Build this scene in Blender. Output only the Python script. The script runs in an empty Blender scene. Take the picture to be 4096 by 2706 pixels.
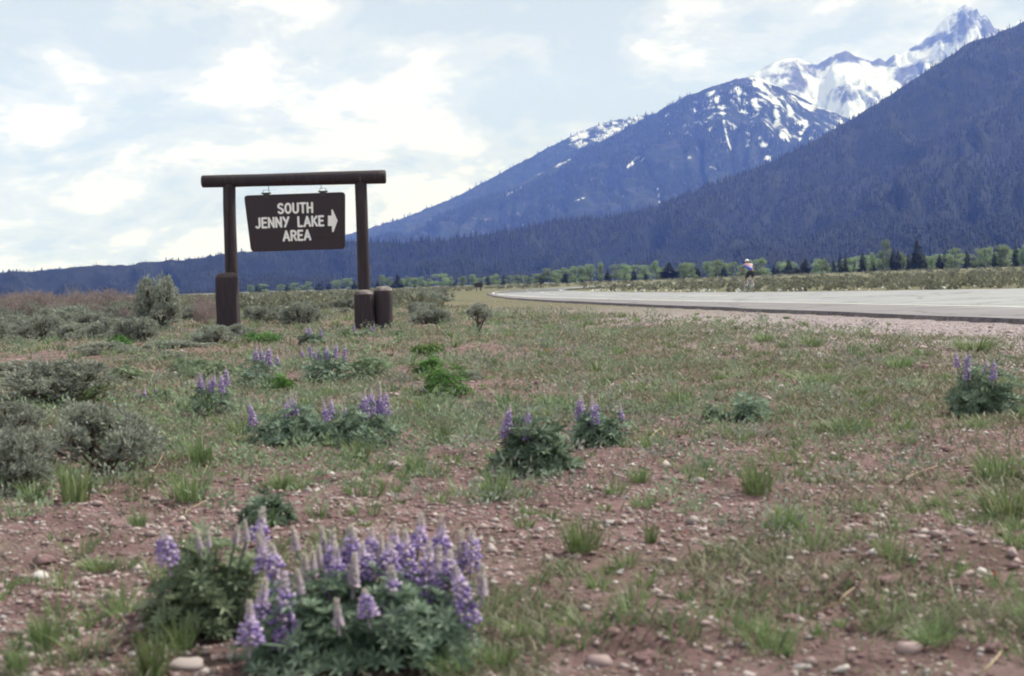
import bpy, bmesh, math, random
import numpy as np
from mathutils import Vector, Matrix

R = math.radians
rng = np.random.default_rng(7)
random.seed(7)
scene = bpy.context.scene
col = scene.collection

# ------------------------------------------------------------------ camera
CAM_Z = 0.85
FPX = 5689.0                      # focal length in pixels of the 4096 px wide picture (50 mm lens)
cam_d = bpy.data.cameras.new('camera')
cam = bpy.data.objects.new('camera', cam_d)
col.objects.link(cam)
CAM_M = (Matrix.Translation((0, 0, CAM_Z)) @ Matrix.Rotation(R(90 - 2.22), 4, 'X') @ Matrix.Rotation(R(-1.8), 4, 'Z'))
cam.matrix_world = CAM_M
cam_d.lens = 50; cam_d.sensor_width = 36
cam_d.clip_start = 0.05; cam_d.clip_end = 60000
cam_d.dof.use_dof = True
cam_d.dof.focus_distance = 30.0
cam_d.dof.aperture_fstop = 5.6
scene.camera = cam

# ------------------------------------------------------------------ light and sky
SUN_AZ, SUN_EL = R(58), R(50)     # azimuth clockwise from +Y (the view direction)
sun_dir = Vector((math.sin(SUN_AZ) * math.cos(SUN_EL), math.cos(SUN_AZ) * math.cos(SUN_EL), math.sin(SUN_EL)))
sun_d = bpy.data.lights.new('sun', 'SUN')
sun_d.energy = 5.0; sun_d.angle = R(0.6); sun_d.color = (1.0, 0.98, 1.0)
sun = bpy.data.objects.new('sun', sun_d); col.objects.link(sun)
sun.rotation_euler = sun_dir.to_track_quat('Z', 'Y').to_euler()
sun.location = (20, 10, 40)

world = bpy.data.worlds.new('World'); scene.world = world
world.use_nodes = True
SKY_STRENGTH = 0.11
def build_world():
    nt = world.node_tree; N = nt.nodes; L = nt.links
    N.clear()
    out = N.new('ShaderNodeOutputWorld'); bg = N.new('ShaderNodeBackground')
    bg.inputs['Strength'].default_value = SKY_STRENGTH
    sky = N.new('ShaderNodeTexSky'); sky.sky_type = 'NISHITA'; sky.sun_disc = False
    sky.sun_elevation = SUN_EL; sky.sun_rotation = SUN_AZ
    sky.air_density = 1.0; sky.dust_density = 1.5; sky.ozone_density = 1.0; sky.altitude = 2000
    tc = N.new('ShaderNodeTexCoord')
    sep = N.new('ShaderNodeSeparateXYZ'); L.new(tc.outputs['Generated'], sep.inputs[0])
    def math_(op, a, b=None):
        m = N.new('ShaderNodeMath'); m.operation = op
        for i, v in enumerate((a, b)):
            if v is None: continue
            if isinstance(v, (int, float)): m.inputs[i].default_value = v
            else: L.new(v, m.inputs[i])
        return m.outputs[0]
    zc = math_('ADD', math_('ABSOLUTE', sep.outputs[2]), 0.34)
    cx = math_('DIVIDE', sep.outputs[0], zc); cy = math_('DIVIDE', sep.outputs[1], zc)
    cmb = N.new('ShaderNodeCombineXYZ'); L.new(cx, cmb.inputs[0]); L.new(cy, cmb.inputs[1])
    L.new(math_('MULTIPLY', sep.outputs[2], 1.3), cmb.inputs[2])
    def noise(scale, detail, rough, dist, off):
        mp = N.new('ShaderNodeMapping'); mp.inputs['Location'].default_value = off
        L.new(cmb.outputs[0], mp.inputs[0])
        t = N.new('ShaderNodeTexNoise'); t.noise_dimensions = '3D'
        t.inputs['Scale'].default_value = scale; t.inputs['Detail'].default_value = detail
        t.inputs['Roughness'].default_value = rough; t.inputs['Distortion'].default_value = dist
        L.new(mp.outputs[0], t.inputs['Vector'])
        return t.outputs['Fac']
    def ramp(fac, stops):
        r = N.new('ShaderNodeValToRGB'); r.color_ramp.interpolation = 'EASE'
        e = r.color_ramp.elements
        while len(e) < len(stops): e.new(0.5)
        for k, (p, c) in enumerate(stops):
            e[k].position = p; e[k].color = (c[0], c[1], c[2], 1)
        L.new(fac, r.inputs[0]); return r.outputs[0]
    k = 1.0 / SKY_STRENGTH
    OFF = (3.1, 0.4, 0.0)
    sx, sy = math.sin(SUN_AZ) * 0.10, math.cos(SUN_AZ) * 0.10
    n1 = noise(2.6, 12, 0.58, 0.25, OFF)
    n2 = noise(2.6, 12, 0.58, 0.25, (OFF[0] + sx, OFF[1] + sy, OFF[2] + 0.09))
    cover = ramp(n1, [(0.20, (0, 0, 0)), (0.44, (1, 1, 1))])
    # side of each billow turned to the sun is white, the far side and the thick middle blue-grey
    lit = math_('ADD', math_('MULTIPLY', math_('SUBTRACT', n1, n2), 3.4), 0.57)
    lit = math_('SUBTRACT', lit, math_('MULTIPLY', math_('MAXIMUM', math_('SUBTRACT', n1, 0.56), 0.0), 1.2))
    W = lambda r, g, b: (r * k * 0.1, g * k * 0.1, b * k * 0.1)      # ramp colours are scaled up again below
    tone = ramp(lit, [(0.20, W(.535, .605, .575)), (0.45, W(.65, .69, .65)), (0.70, W(.86, .865, .825))])
    sc_ = N.new('ShaderNodeMix'); sc_.data_type = 'RGBA'; sc_.blend_type = 'MULTIPLY'; sc_.inputs[0].default_value = 1
    L.new(tone, sc_.inputs[6]); sc_.inputs[7].default_value = (10, 10, 10, 1)
    # thin high veil over the blue, so that the clear patches stay pale
    veil = N.new('ShaderNodeMix'); veil.data_type = 'RGBA'; veil.inputs[0].default_value = 0.93
    L.new(sky.outputs[0], veil.inputs[6]); veil.inputs[7].default_value = (.57 * k, .64 * k, .60 * k, 1)
    mix = N.new('ShaderNodeMix'); mix.data_type = 'RGBA'
    L.new(cover, mix.inputs[0]); L.new(veil.outputs[2], mix.inputs[6]); L.new(sc_.outputs[2], mix.inputs[7])
    L.new(mix.outputs[2], bg.inputs['Color']); L.new(bg.outputs[0], out.inputs[0])
build_world()

vs = scene.view_settings
vs.view_transform = 'Standard'; vs.look = 'None'; vs.gamma = 1.0; vs.exposure = 0.25
cy_ = scene.cycles
cy_.use_denoising = True
cy_.filter_width = 2.0
cy_.max_bounces = 5; cy_.diffuse_bounces = 3; cy_.glossy_bounces = 2; cy_.transmission_bounces = 3
cy_.volume_bounces = 2; cy_.transparent_max_bounces = 4
cy_.caustics_reflective = False; cy_.caustics_refractive = False
cy_.sample_clamp_indirect = 6.0

# ------------------------------------------------------------------ measuring helpers
_M3 = np.array(CAM_M.to_3x3()); _MI = _M3.T
def ray(px, py):
    d = np.array([(px - 2048) / FPX, -(py - 1353) / FPX, -1.0])
    return _M3 @ d
def at_y(px, py, Y):
    d = ray(px, py); t = Y / d[1]
    return np.array([d[0] * t, Y, CAM_Z + d[2] * t])
def on_ground(px, py, iters=6):
    d = ray(px, py); z = 0.0
    for _ in range(iters):
        t = (z - CAM_Z) / min(d[2], -1e-4)
        t = min(t, 3000)
        z = float(gz(np.array([d[0] * t]), np.array([d[1] * t]))[0])
    return np.array([d[0] * t, d[1] * t, z])
def project(P):
    q = (np.asarray(P) - np.array([0, 0, CAM_Z])) @ _M3
    return 2048 + FPX * q[:, 0] / -q[:, 2], 1353 - FPX * q[:, 1] / -q[:, 2]

# ------------------------------------------------------------------ noise
def _hash(ix, iy, seed):
    h = (ix.astype(np.int64) * 374761393 + iy.astype(np.int64) * 668265263 + seed * 1442695041) & 0xFFFFFFFF
    h = ((h ^ (h >> 13)) * 1274126177) & 0xFFFFFFFF
    return ((h ^ (h >> 16)) & 0xFFFF) / 65535.0
def vnoise(x, y, seed=0):
    x = np.asarray(x, float); y = np.asarray(y, float)
    xi = np.floor(x); yi = np.floor(y); fx = x - xi; fy = y - yi
    u = fx * fx * fx * (fx * (fx * 6 - 15) + 10); v = fy * fy * fy * (fy * (fy * 6 - 15) + 10)
    a = _hash(xi, yi, seed); b = _hash(xi + 1, yi, seed); c = _hash(xi, yi + 1, seed); d = _hash(xi + 1, yi + 1, seed)
    return (a * (1 - u) + b * u) * (1 - v) + (c * (1 - u) + d * u) * v
def fbm(x, y, octv=4, seed=0, gain=0.5):
    s = 0; a = 1; n = 0
    for o in range(octv):
        s = s + a * vnoise(x * 2 ** o + 17.3 * o, y * 2 ** o - 9.1 * o, seed + o); n += a; a *= gain
    return s / n
def sm(a, b, x):
    t = np.clip((x - a) / (b - a), 0, 1); return t * t * (3 - 2 * t)

# ------------------------------------------------------------------ mesh helpers
class MB:
    def __init__(self): self.V = []; self.F = []; self.M = []; self.T = []; self.n = 0
    def add(self, V, F, mat=0, tint=None):
        V = np.asarray(V, float).reshape(-1, 3); F = np.asarray(F, int)
        self.V.append(V); self.F.append(F + self.n); self.M.append(np.full(len(F), mat, int))
        t = np.full(len(V), 0.5) if tint is None else np.broadcast_to(np.asarray(tint, float), (len(V),))
        self.T.append(t); self.n += len(V)
    def mesh(self, name, mats, smooth=True, attrs=None):
        me = bpy.data.meshes.new(name)
        V = np.concatenate(self.V); T = np.concatenate(self.T)
        loops = np.concatenate([f.ravel() for f in self.F])
        cnt = np.concatenate([np.full(len(f), f.shape[1], int) for f in self.F])
        start = np.concatenate([[0], np.cumsum(cnt)[:-1]])
        me.vertices.add(len(V)); me.vertices.foreach_set('co', V.ravel().astype(np.float32))
        me.loops.add(len(loops)); me.loops.foreach_set('vertex_index', loops.astype(np.int32))
        me.polygons.add(len(cnt)); me.polygons.foreach_set('loop_start', start.astype(np.int32))
        me.polygons.foreach_set('material_index', np.concatenate(self.M).astype(np.int32))
        me.polygons.foreach_set('use_smooth', np.full(len(cnt), smooth))
        at = me.attributes.new('tint', 'FLOAT', 'POINT'); at.data.foreach_set('value', T.astype(np.float32))
        if attrs:
            for k, v in attrs.items():
                at = me.attributes.new(k, 'FLOAT', 'POINT'); at.data.foreach_set('value', np.asarray(v, np.float32))
        for m in (mats if isinstance(mats, (list, tuple)) else [mats]): me.materials.append(m)
        me.update(calc_edges=True)
        return me
    def build(self, name, mats, parent=None, smooth=True, attrs=None):
        return link(name, self.mesh(name, mats, smooth, attrs), parent)
def link(name, data, parent=None):
    o = bpy.data.objects.new(name, data); col.objects.link(o)
    if parent is not None: o.parent = parent
    return o
def empty(name, loc=(0, 0, 0), rz=0.0):
    o = link(name, None); o.location = loc; o.rotation_euler = (0, 0, rz); o.empty_display_size = 0.1
    return o
def tag(o, label=None, cat=None, group=None, kind=None):
    if label: o['label'] = label
    if cat: o['category'] = cat
    if group: o['group'] = group
    if kind: o['kind'] = kind
    return o
def copy_tree(o, parent=None):
    c = o.copy(); col.objects.link(c); c.parent = parent
    for ch in list(o.children): copy_tree(ch, c)
    return c

def norm(v):
    v = np.asarray(v, float); return v / np.maximum(np.linalg.norm(v, axis=-1, keepdims=True), 1e-9)
def tube(mb, pts, rad, n=6, mat=0, tint=None, cap=True, squash=None):
    pts = np.asarray(pts, float); m = len(pts); rad = np.broadcast_to(np.asarray(rad, float), (m,))
    t = norm(np.gradient(pts, axis=0))
    ref = np.array([0, 0, 1.0]) if abs(t[0][2]) < 0.9 else np.array([1.0, 0, 0])
    V = []
    for i in range(m):
        s = norm(np.cross(t[i], ref)); u = np.cross(s, t[i])
        a = np.arange(n) * 2 * math.pi / n
        V.append(pts[i] + rad[i] * (np.cos(a)[:, None] * s + np.sin(a)[:, None] * u))
    V = np.concatenate(V)
    F = [[i * n + j, i * n + (j + 1) % n, (i + 1) * n + (j + 1) % n, (i + 1) * n + j] for i in range(m - 1) for j in range(n)]
    if cap:
        k = len(V); V = np.concatenate([V, pts[:1], pts[-1:]])
        mb.add(V, F, mat, tint)
        T = [[k, (j + 1) % n, j] for j in range(n)] + [[k + 1, (m - 1) * n + j, (m - 1) * n + (j + 1) % n] for j in range(n)]
        mb.F.append(np.array(T) + mb.n - len(V)); mb.M.append(np.full(len(T), mat, int))
    else: mb.add(V, F, mat, tint)
def box(mb, c, s, mat=0, rz=0.0, tint=None):
    x, y, z = np.array(s) / 2
    V = np.array([[i * x, j * y, k * z] for i in (-1, 1) for j in (-1, 1) for k in (-1, 1)])
    ca, sa = math.cos(rz), math.sin(rz)
    V = np.stack([V[:, 0] * ca - V[:, 1] * sa, V[:, 0] * sa + V[:, 1] * ca, V[:, 2]], 1) + np.array(c)
    mb.add(V, [[0, 1, 3, 2], [4, 6, 7, 5], [0, 4, 5, 1], [2, 3, 7, 6], [0, 2, 6, 4], [1, 5, 7, 3]], mat, tint)
def rand_dir(n, up=0.0):
    v = rng.normal(size=(n, 3)); v[:, 2] += up; return norm(v)
def leaves(mb, P, D, S, mat=0, tint=None, fold=0.12):
    """n rhombic leaves: P base, D length vector, S half-width vector"""
    n = len(P); Nn = np.cross(D, S); Nn = norm(Nn) * np.linalg.norm(S, axis=1, keepdims=True) * fold * 3
    V = np.stack([P, P + 0.5 * D + S + Nn, P + D, P + 0.5 * D - S + Nn], 1).reshape(-1, 3)
    i = np.arange(n)[:, None] * 4
    F = np.concatenate([i + np.array([[0, 1, 2]]), i + np.array([[0, 2, 3]])])
    t = None if tint is None else np.repeat(np.broadcast_to(tint, (n,)), 4)
    mb.add(V, F, mat, t)
def blades(mb, P, D, bend, W, mat=0, tint=None):
    """grass blades: base P, full vector D, bend vector at the tip, half width vector W"""
    n = len(P)
    V = np.stack([P - W, P + W, P + 0.55 * D + 0.25 * bend - 0.75 * W, P + 0.55 * D + 0.25 * bend + 0.75 * W, P + D + bend], 1).reshape(-1, 3)
    i = np.arange(n)[:, None] * 5
    F = np.concatenate([i + np.array([[0, 1, 3]]), i + np.array([[0, 3, 2]]), i + np.array([[2, 3, 4]])])
    t = None if tint is None else np.repeat(np.broadcast_to(tint, (n,)), 5)
    mb.add(V, F, mat, t)
def perp(D, k=None):
    r = rng.normal(size=D.shape); s = np.cross(D, r); return norm(s)

# ------------------------------------------------------------------ materials
def new_mat(name):
    m = bpy.data.materials.new(name); m.use_nodes = True
    return m, m.node_tree.nodes, m.node_tree.links, m.node_tree.nodes['Principled BSDF']
def ramp_node(N, L, fac, stops, interp='LINEAR'):
    r = N.new('ShaderNodeValToRGB'); e = r.color_ramp.elements; r.color_ramp.interpolation = interp
    while len(e) < len(stops): e.new(0.5)
    for k, (p, c) in enumerate(stops):
        c = (c, c, c) if isinstance(c, (int, float)) else c
        e[k].position = p; e[k].color = (c[0], c[1], c[2], 1)
    L.new(fac, r.inputs[0]); return r.outputs[0]
def noise_node(N, L, vec, scale, detail=4, rough=0.55, dist=0):
    t = N.new('ShaderNodeTexNoise'); t.inputs['Scale'].default_value = scale; t.inputs['Detail'].default_value = detail
    t.inputs['Roughness'].default_value = rough; t.inputs['Distortion'].default_value = dist
    L.new(vec, t.inputs['Vector']); return t.outputs['Fac']
def mix_node(N, L, fac, a, b, mode='MIX'):
    m = N.new('ShaderNodeMix'); m.data_type = 'RGBA'; m.blend_type = mode
    for v, i in ((fac, 0), (a, 6), (b, 7)):
        if isinstance(v, (int, float)): m.inputs[i].default_value = v
        elif isinstance(v, tuple): m.inputs[i].default_value = (*v, 1)
        else: L.new(v, m.inputs[i])
    return m.outputs[2]
def mth(N, L, op, a, b=0.0, clamp=False):
    m = N.new('ShaderNodeMath'); m.operation = op; m.use_clamp = clamp
    for i, v in enumerate((a, b)):
        if isinstance(v, (int, float)): m.inputs[i].default_value = v
        else: L.new(v, m.inputs[i])
    return m.outputs[0]
def attr(N, name):
    a = N.new('ShaderNodeAttribute'); a.attribute_name = name; return a.outputs['Fac']
def coords(N, which='Object'):
    return N.new('ShaderNodeTexCoord').outputs[which]
def bump(N, L, h, strength, dist, bsdf):
    b = N.new('ShaderNodeBump'); b.inputs['Strength'].default_value = strength; b.inputs['Distance'].default_value = dist
    L.new(h, b.inputs['Height']); L.new(b.outputs[0], bsdf.inputs['Normal'])

def leaf_mat(name, c0, c1, trans=0.25, rough=0.6, spread=0.35):
    """foliage: colour runs c0..c1 by the per-leaf tint, varies per plant, lets some light through"""
    m, N, L, b = new_mat(name)
    t = attr(N, 'tint')
    c = ramp_node(N, L, t, [(0.0, c0), (1.0, c1)])
    oi = N.new('ShaderNodeObjectInfo')
    v = mth(N, L, 'ADD', mth(N, L, 'MULTIPLY', oi.outputs['Random'], spread), 1 - spread / 2)
    hs = N.new('ShaderNodeHueSaturation'); L.new(c, hs.inputs['Color']); L.new(v, hs.inputs['Value'])
    L.new(mth(N, L, 'ADD', mth(N, L, 'MULTIPLY', oi.outputs['Random'], 0.03), 0.485), hs.inputs['Hue'])
    L.new(hs.outputs[0], b.inputs['Base Color']); b.inputs['Roughness'].default_value = rough
    b.inputs['Specular IOR Level'].default_value = 0.25
    tr = N.new('ShaderNodeBsdfTranslucent'); L.new(hs.outputs[0], tr.inputs[0])
    mx = N.new('ShaderNodeMixShader'); mx.inputs[0].default_value = trans
    out = N['Material Output']; L.new(b.outputs[0], mx.inputs[1]); L.new(tr.outputs[0], mx.inputs[2]); L.new(mx.outputs[0], out.inputs[0])
    return m
def plain_mat(name, c, rough=0.6, var=0.25, scale=8.0, metal=0.0, bmp=0.0):
    m, N, L, b = new_mat(name)
    n = noise_node(N, L, coords(N), scale, 5, 0.6)
    cc = ramp_node(N, L, n, [(0.3, tuple(x * (1 - var) for x in c)), (0.7, tuple(min(1, x * (1 + var)) for x in c))])
    L.new(cc, b.inputs['Base Color']); b.inputs['Roughness'].default_value = rough; b.inputs['Metallic'].default_value = metal
    if bmp: bump(N, L, n, 0.5, bmp, b)
    return m
MAT = {}
MAT['sage'] = leaf_mat('sagebrush_leaf', (.135, .152, .128), (.40, .43, .37), 0.25, 0.7)
MAT['sage_far'] = leaf_mat('sagebrush_leaf_far', (.12, .130, .095), (.29, .30, .225), 0.2, 0.7)
MAT['bark'] = plain_mat('shrub_bark', (.085, .062, .055), 0.85, 0.4, 30)
MAT['twig'] = plain_mat('reddish_twig', (.25, .20, .195), 0.8, 0.3, 20)
MAT['lupine'] = leaf_mat('lupine_leaf', (.072, .118, .080), (.30, .40, .30), 0.32, 0.5)
MAT['green'] = leaf_mat('green_herb_leaf', (.045, .115, .03), (.16, .30, .08), 0.3, 0.5)
MAT['pale_green'] = leaf_mat('silvery_green_leaf', (.11, .16, .10), (.31, .39, .25), 0.3, 0.6)
MAT['grass'] = leaf_mat('grass_blade', (.075, .125, .05), (.25, .32, .15), 0.3, 0.5)
MAT['turf'] = leaf_mat('short_grass_blade', (.095, .112, .066), (.28, .27, .19), 0.3, 0.55)
MAT['straw'] = leaf_mat('dry_straw', (.30, .22, .14), (.60, .48, .32), 0.1, 0.6)
def floret_mat():
    m, N, L, b = new_mat('lupine_floret')
    t = attr(N, 'tint')
    c = ramp_node(N, L, t, [(0.0, (.215, .155, .49)), (0.45, (.43, .315, .62)), (0.62, (.72, .60, .78)), (0.70, (.78, .66, .76)), (0.78, (.36, .30, .40)), (1.0, (.43, .39, .34))])
    L.new(c, b.inputs['Base Color']); b.inputs['Roughness'].default_value = 0.6
    tr = N.new('ShaderNodeBsdfTranslucent'); L.new(c, tr.inputs[0])
    mx = N.new('ShaderNodeMixShader'); mx.inputs[0].default_value = 0.3
    L.new(b.outputs[0], mx.inputs[1]); L.new(tr.outputs[0], mx.inputs[2]); L.new(mx.outputs[0], N['Material Output'].inputs[0])
    return m
MAT['floret'] = floret_mat()
MAT['aspen'] = leaf_mat('cottonwood_leaf', (.115, .18, .085), (.30, .385, .20), 0.35, 0.5, 0.5)
MAT['conifer'] = leaf_mat('conifer_needle', (.042, .060, .044), (.135, .160, .115), 0.1, 0.7, 0.5)
MAT['trunk'] = plain_mat('tree_bark', (.16, .13, .11), 0.85, 0.4, 6)
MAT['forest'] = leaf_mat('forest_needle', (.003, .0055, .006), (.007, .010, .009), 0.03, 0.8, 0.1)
def stone_mat():
    m, N, L, b = new_mat('river_stone')
    oi = N.new('ShaderNodeObjectInfo')
    t = mth(N, L, 'FRACT', mth(N, L, 'ADD', attr(N, 'tint'), oi.outputs['Random']))
    c = ramp_node(N, L, t, [(0.0, (.26, .19, .19)), (0.3, (.42, .31, .31)), (0.55, (.31, .26, .26)), (0.75, (.50, .42, .40)), (0.9, (.28, .25, .26)), (1.0, (.64, .59, .57))])
    n = noise_node(N, L, coords(N), 60, 5, 0.65)
    c2 = mix_node(N, L, 0.55, c, ramp_node(N, L, n, [(0.3, 0.35), (0.7, 1.0)]), 'MULTIPLY')
    L.new(c2, b.inputs['Base Color']); b.inputs['Roughness'].default_value = 0.75
    return m
MAT['stone'] = stone_mat()
MAT['clod'] = plain_mat('soil_clod', (.18, .108, .112), 0.95, 0.5, 40, bmp=0.01)

def ground_mat():
    m, N, L, b = new_mat('ground_soil')
    P = coords(N)
    soil = ramp_node(N, L, noise_node(N, L, P, 5.0, 10, 0.75), [(0.32, (.095, .054, .058)), (0.5, (.230, .142, .146)), (0.7, (.40, .28, .285))])
    vo = N.new('ShaderNodeTexVoronoi'); vo.inputs['Scale'].default_value = 34; vo.inputs['Randomness'].default_value = 1; L.new(P, vo.inputs['Vector'])
    sepc = N.new('ShaderNodeSeparateColor'); L.new(vo.outputs['Color'], sepc.inputs[0])
    peb = ramp_node(N, L, sepc.outputs[0], [(0.0, (.14, .10, .09)), (0.5, (.26, .195, .17)), (0.85, (.36, .29, .26)), (1.0, (.52, .46, .41))])
    pm = mth(N, L, 'MULTIPLY', ramp_node(N, L, vo.outputs['Distance'], [(0.30, 1.0), (0.45, 0.0)]), ramp_node(N, L, sepc.outputs[1], [(0.42, 0.0), (0.5, 1.0)]))
    c = mix_node(N, L, pm, soil, peb)
    # thin green film of seedlings and moss between the stones
    g = mth(N, L, 'MULTIPLY', attr(N, 'green'), ramp_node(N, L, noise_node(N, L, P, 9, 6, 0.7), [(0.36, 0.0), (0.62, 1.0)]))
    gcol = ramp_node(N, L, noise_node(N, L, P, 25, 4, 0.6), [(0.3, (.080, .084, .044)), (0.7, (.165, .155, .090))])
    c = mix_node(N, L, mth(N, L, 'MULTIPLY', g, 0.6), c, gcol)
    # road gravel
    vo2 = N.new('ShaderNodeTexVoronoi'); vo2.inputs['Scale'].default_value = 22; L.new(P, vo2.inputs['Vector'])
    sep2 = N.new('ShaderNodeSeparateColor'); L.new(vo2.outputs['Color'], sep2.inputs[0])
    gr = ramp_node(N, L, sep2.outputs[0], [(0.0, (.19, .150, .162)), (0.5, (.335, .275, .295)), (1.0, (.52, .465, .48))])
    gm = mth(N, L, 'MULTIPLY', attr(N, 'gravel'), ramp_node(N, L, noise_node(N, L, P, 3.5, 6, 0.7), [(0.25, 0.35), (0.5, 1.0)]), True)
    c = mix_node(N, L, gm, c, gr)
    # distant sage flat
    fr = ramp_node(N, L, noise_node(N, L, P, 0.12, 9, 0.72), [(0.32, (.085, .090, .055)), (0.48, (.150, .150, .092)), (0.6, (.165, .140, .095)), (0.72, (.21, .19, .125))])
    c = mix_node(N, L, attr(N, 'far'), c, fr)
    L.new(c, b.inputs['Base Color']); b.inputs['Roughness'].default_value = 0.95; b.inputs['Specular IOR Level'].default_value = 0.15
    h = mth(N, L, 'ADD', mth(N, L, 'MULTIPLY', noise_node(N, L, P, 30, 8, 0.7), 0.7), mth(N, L, 'MULTIPLY', pm, 0.35))
    bump(N, L, h, 1.0, 0.06, b)
    return m
MAT['ground'] = ground_mat()

def asphalt_mat():
    m, N, L, b = new_mat('old_asphalt')
    P = coords(N)
    base = ramp_node(N, L, noise_node(N, L, P, 40, 4, 0.7), [(0.3, (.198, .202, .216)), (0.7, (.285, .290, .306))])
    sh = ramp_node(N, L, noise_node(N, L, P, 40, 4, 0.7), [(0.3, (.130, .118, .132)), (0.7, (.195, .178, .194))])
    c = mix_node(N, L, attr(N, 'shoulder'), base, sh)
    patch = ramp_node(N, L, noise_node(N, L, P, 0.5, 6, 0.65), [(0.35, 0.76), (0.6, 1.0)])
    c = mix_node(N, L, 1.0, c, patch, 'MULTIPLY')
    wv = N.new('ShaderNodeTexVoronoi'); wv.feature = 'DISTANCE_TO_EDGE'; wv.inputs['Scale'].default_value = 0.22; wv.inputs['Randomness'].default_value = 1
    wp = N.new('ShaderNodeVectorMath'); wp.operation = 'ADD'; nn = N.new('ShaderNodeTexNoise'); nn.inputs['Scale'].default_value = 1.5; L.new(P, nn.inputs['Vector']); L.new(P, wp.inputs[0]); L.new(nn.outputs['Color'], wp.inputs[1]); L.new(wp.outputs[0], wv.inputs['Vector'])
    c = mix_node(N, L, ramp_node(N, L, wv.outputs['Distance'], [(0.006, 0.75), (0.02, 0.0)]), c, (.05, .05, .055))
    c = mix_node(N, L, attr(N, 'mirage'), c, (.045, .046, .050))  # dark mirage reflection on the far road, mixed into the asphalt colour
    L.new(c, b.inputs['Base Color']); b.inputs['Roughness'].default_value = 0.72
    bump(N, L, noise_node(N, L, P, 60, 3, 0.6), 0.3, 0.01, b)
    return m
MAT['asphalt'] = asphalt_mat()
MAT['asphalt_edge'] = plain_mat('broken_asphalt_edge', (.085, .070, .080), 0.9, 0.5, 6, bmp=0.02)
MAT['paint'] = plain_mat('road_paint', (.72, .71, .66), 0.6, 0.12, 5)

def snow_mat(name, rock0, rock1, scale, thr, soft=0.05, tree=None, amp=2.2):
    m, N, L, b = new_mat(name)
    P = coords(N)
    st = N.new('ShaderNodeMapping'); st.inputs['Scale'].default_value = (1, 1, 0.35); L.new(P, st.inputs[0])
    n = noise_node(N, L, st.outputs[0], scale, 10, 0.68)
    rock = ramp_node(N, L, noise_node(N, L, st.outputs[0], scale * 1.7, 9, 0.7), [(0.42, rock0), (0.68, rock1)])
    if tree:
        rock = mix_node(N, L, ramp_node(N, L, noise_node(N, L, P, scale * 0.6, 8, 0.7), [(0.46, 1.0), (0.66, 0.0)]), rock, tree)
    s = mth(N, L, 'ADD', attr(N, 'snow'), mth(N, L, 'MULTIPLY', mth(N, L, 'SUBTRACT', n, 0.5), amp))
    k = ramp_node(N, L, s, [(max(0, thr - soft), 0.0), (thr + soft, 1.0)])
    L.new(mix_node(N, L, k, rock, (.76, .79, .81)), b.inputs['Base Color'])
    b.inputs['Roughness'].default_value = 0.9; b.inputs['Specular IOR Level'].default_value = 0.1
    bump(N, L, noise_node(N, L, st.outputs[0], scale * 1.3, 10, 0.7), 0.7, 40, b)
    return m
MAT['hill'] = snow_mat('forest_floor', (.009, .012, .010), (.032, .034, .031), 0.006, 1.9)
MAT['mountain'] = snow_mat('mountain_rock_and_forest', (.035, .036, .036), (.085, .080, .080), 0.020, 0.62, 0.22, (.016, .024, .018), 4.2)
MAT['peak'] = snow_mat('peak_rock', (.09, .09, .095), (.20, .195, .195), 0.011, 0.60, 0.24, None, 3.2)

# ------------------------------------------------------------------ road outline and ground height
_LE = np.array([[-30, 17.5], [0, 11.6], [8, 10.2], [15, 9.0], [21.9, 7.9], [25.9, 7.2], [33, 6.1], [46, 4.1], [61, 2.1], [80, 0.0], [101, -1.3],
                [130, -2.2], [150, -1.8], [165, -0.4], [185, 3.4], [205, 9.0], [230, 19], [260, 36], [300, 66]])
_RE = np.array([[-30, 130], [0, 86], [20, 62], [40, 36], [57, 20.5], [66, 15.2], [74, 12.4], [85, 9.6], [95, 7.9], [110, 6.3], [128, 5.2],
                [146, 5.4], [160, 7.2], [178, 11.5], [198, 18.5], [222, 30], [250, 49], [290, 84]])
_LE[:, 1] += np.interp(_LE[:, 0], [0, 40, 90], [1.15, .9, 0])
_YS = np.linspace(-30, 290, 641)
def _smooth(T):
    v = np.interp(_YS, T[:, 0], T[:, 1])
    for _ in range(3): v = np.convolve(np.pad(v, 8, 'edge'), np.ones(17) / 17, 'valid')
    return v
_XL = _smooth(_LE); _XR = _smooth(_RE)
def XL(y): return np.interp(y, _YS, _XL)
def XR(y): return np.interp(y, _YS, _XR)

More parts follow.
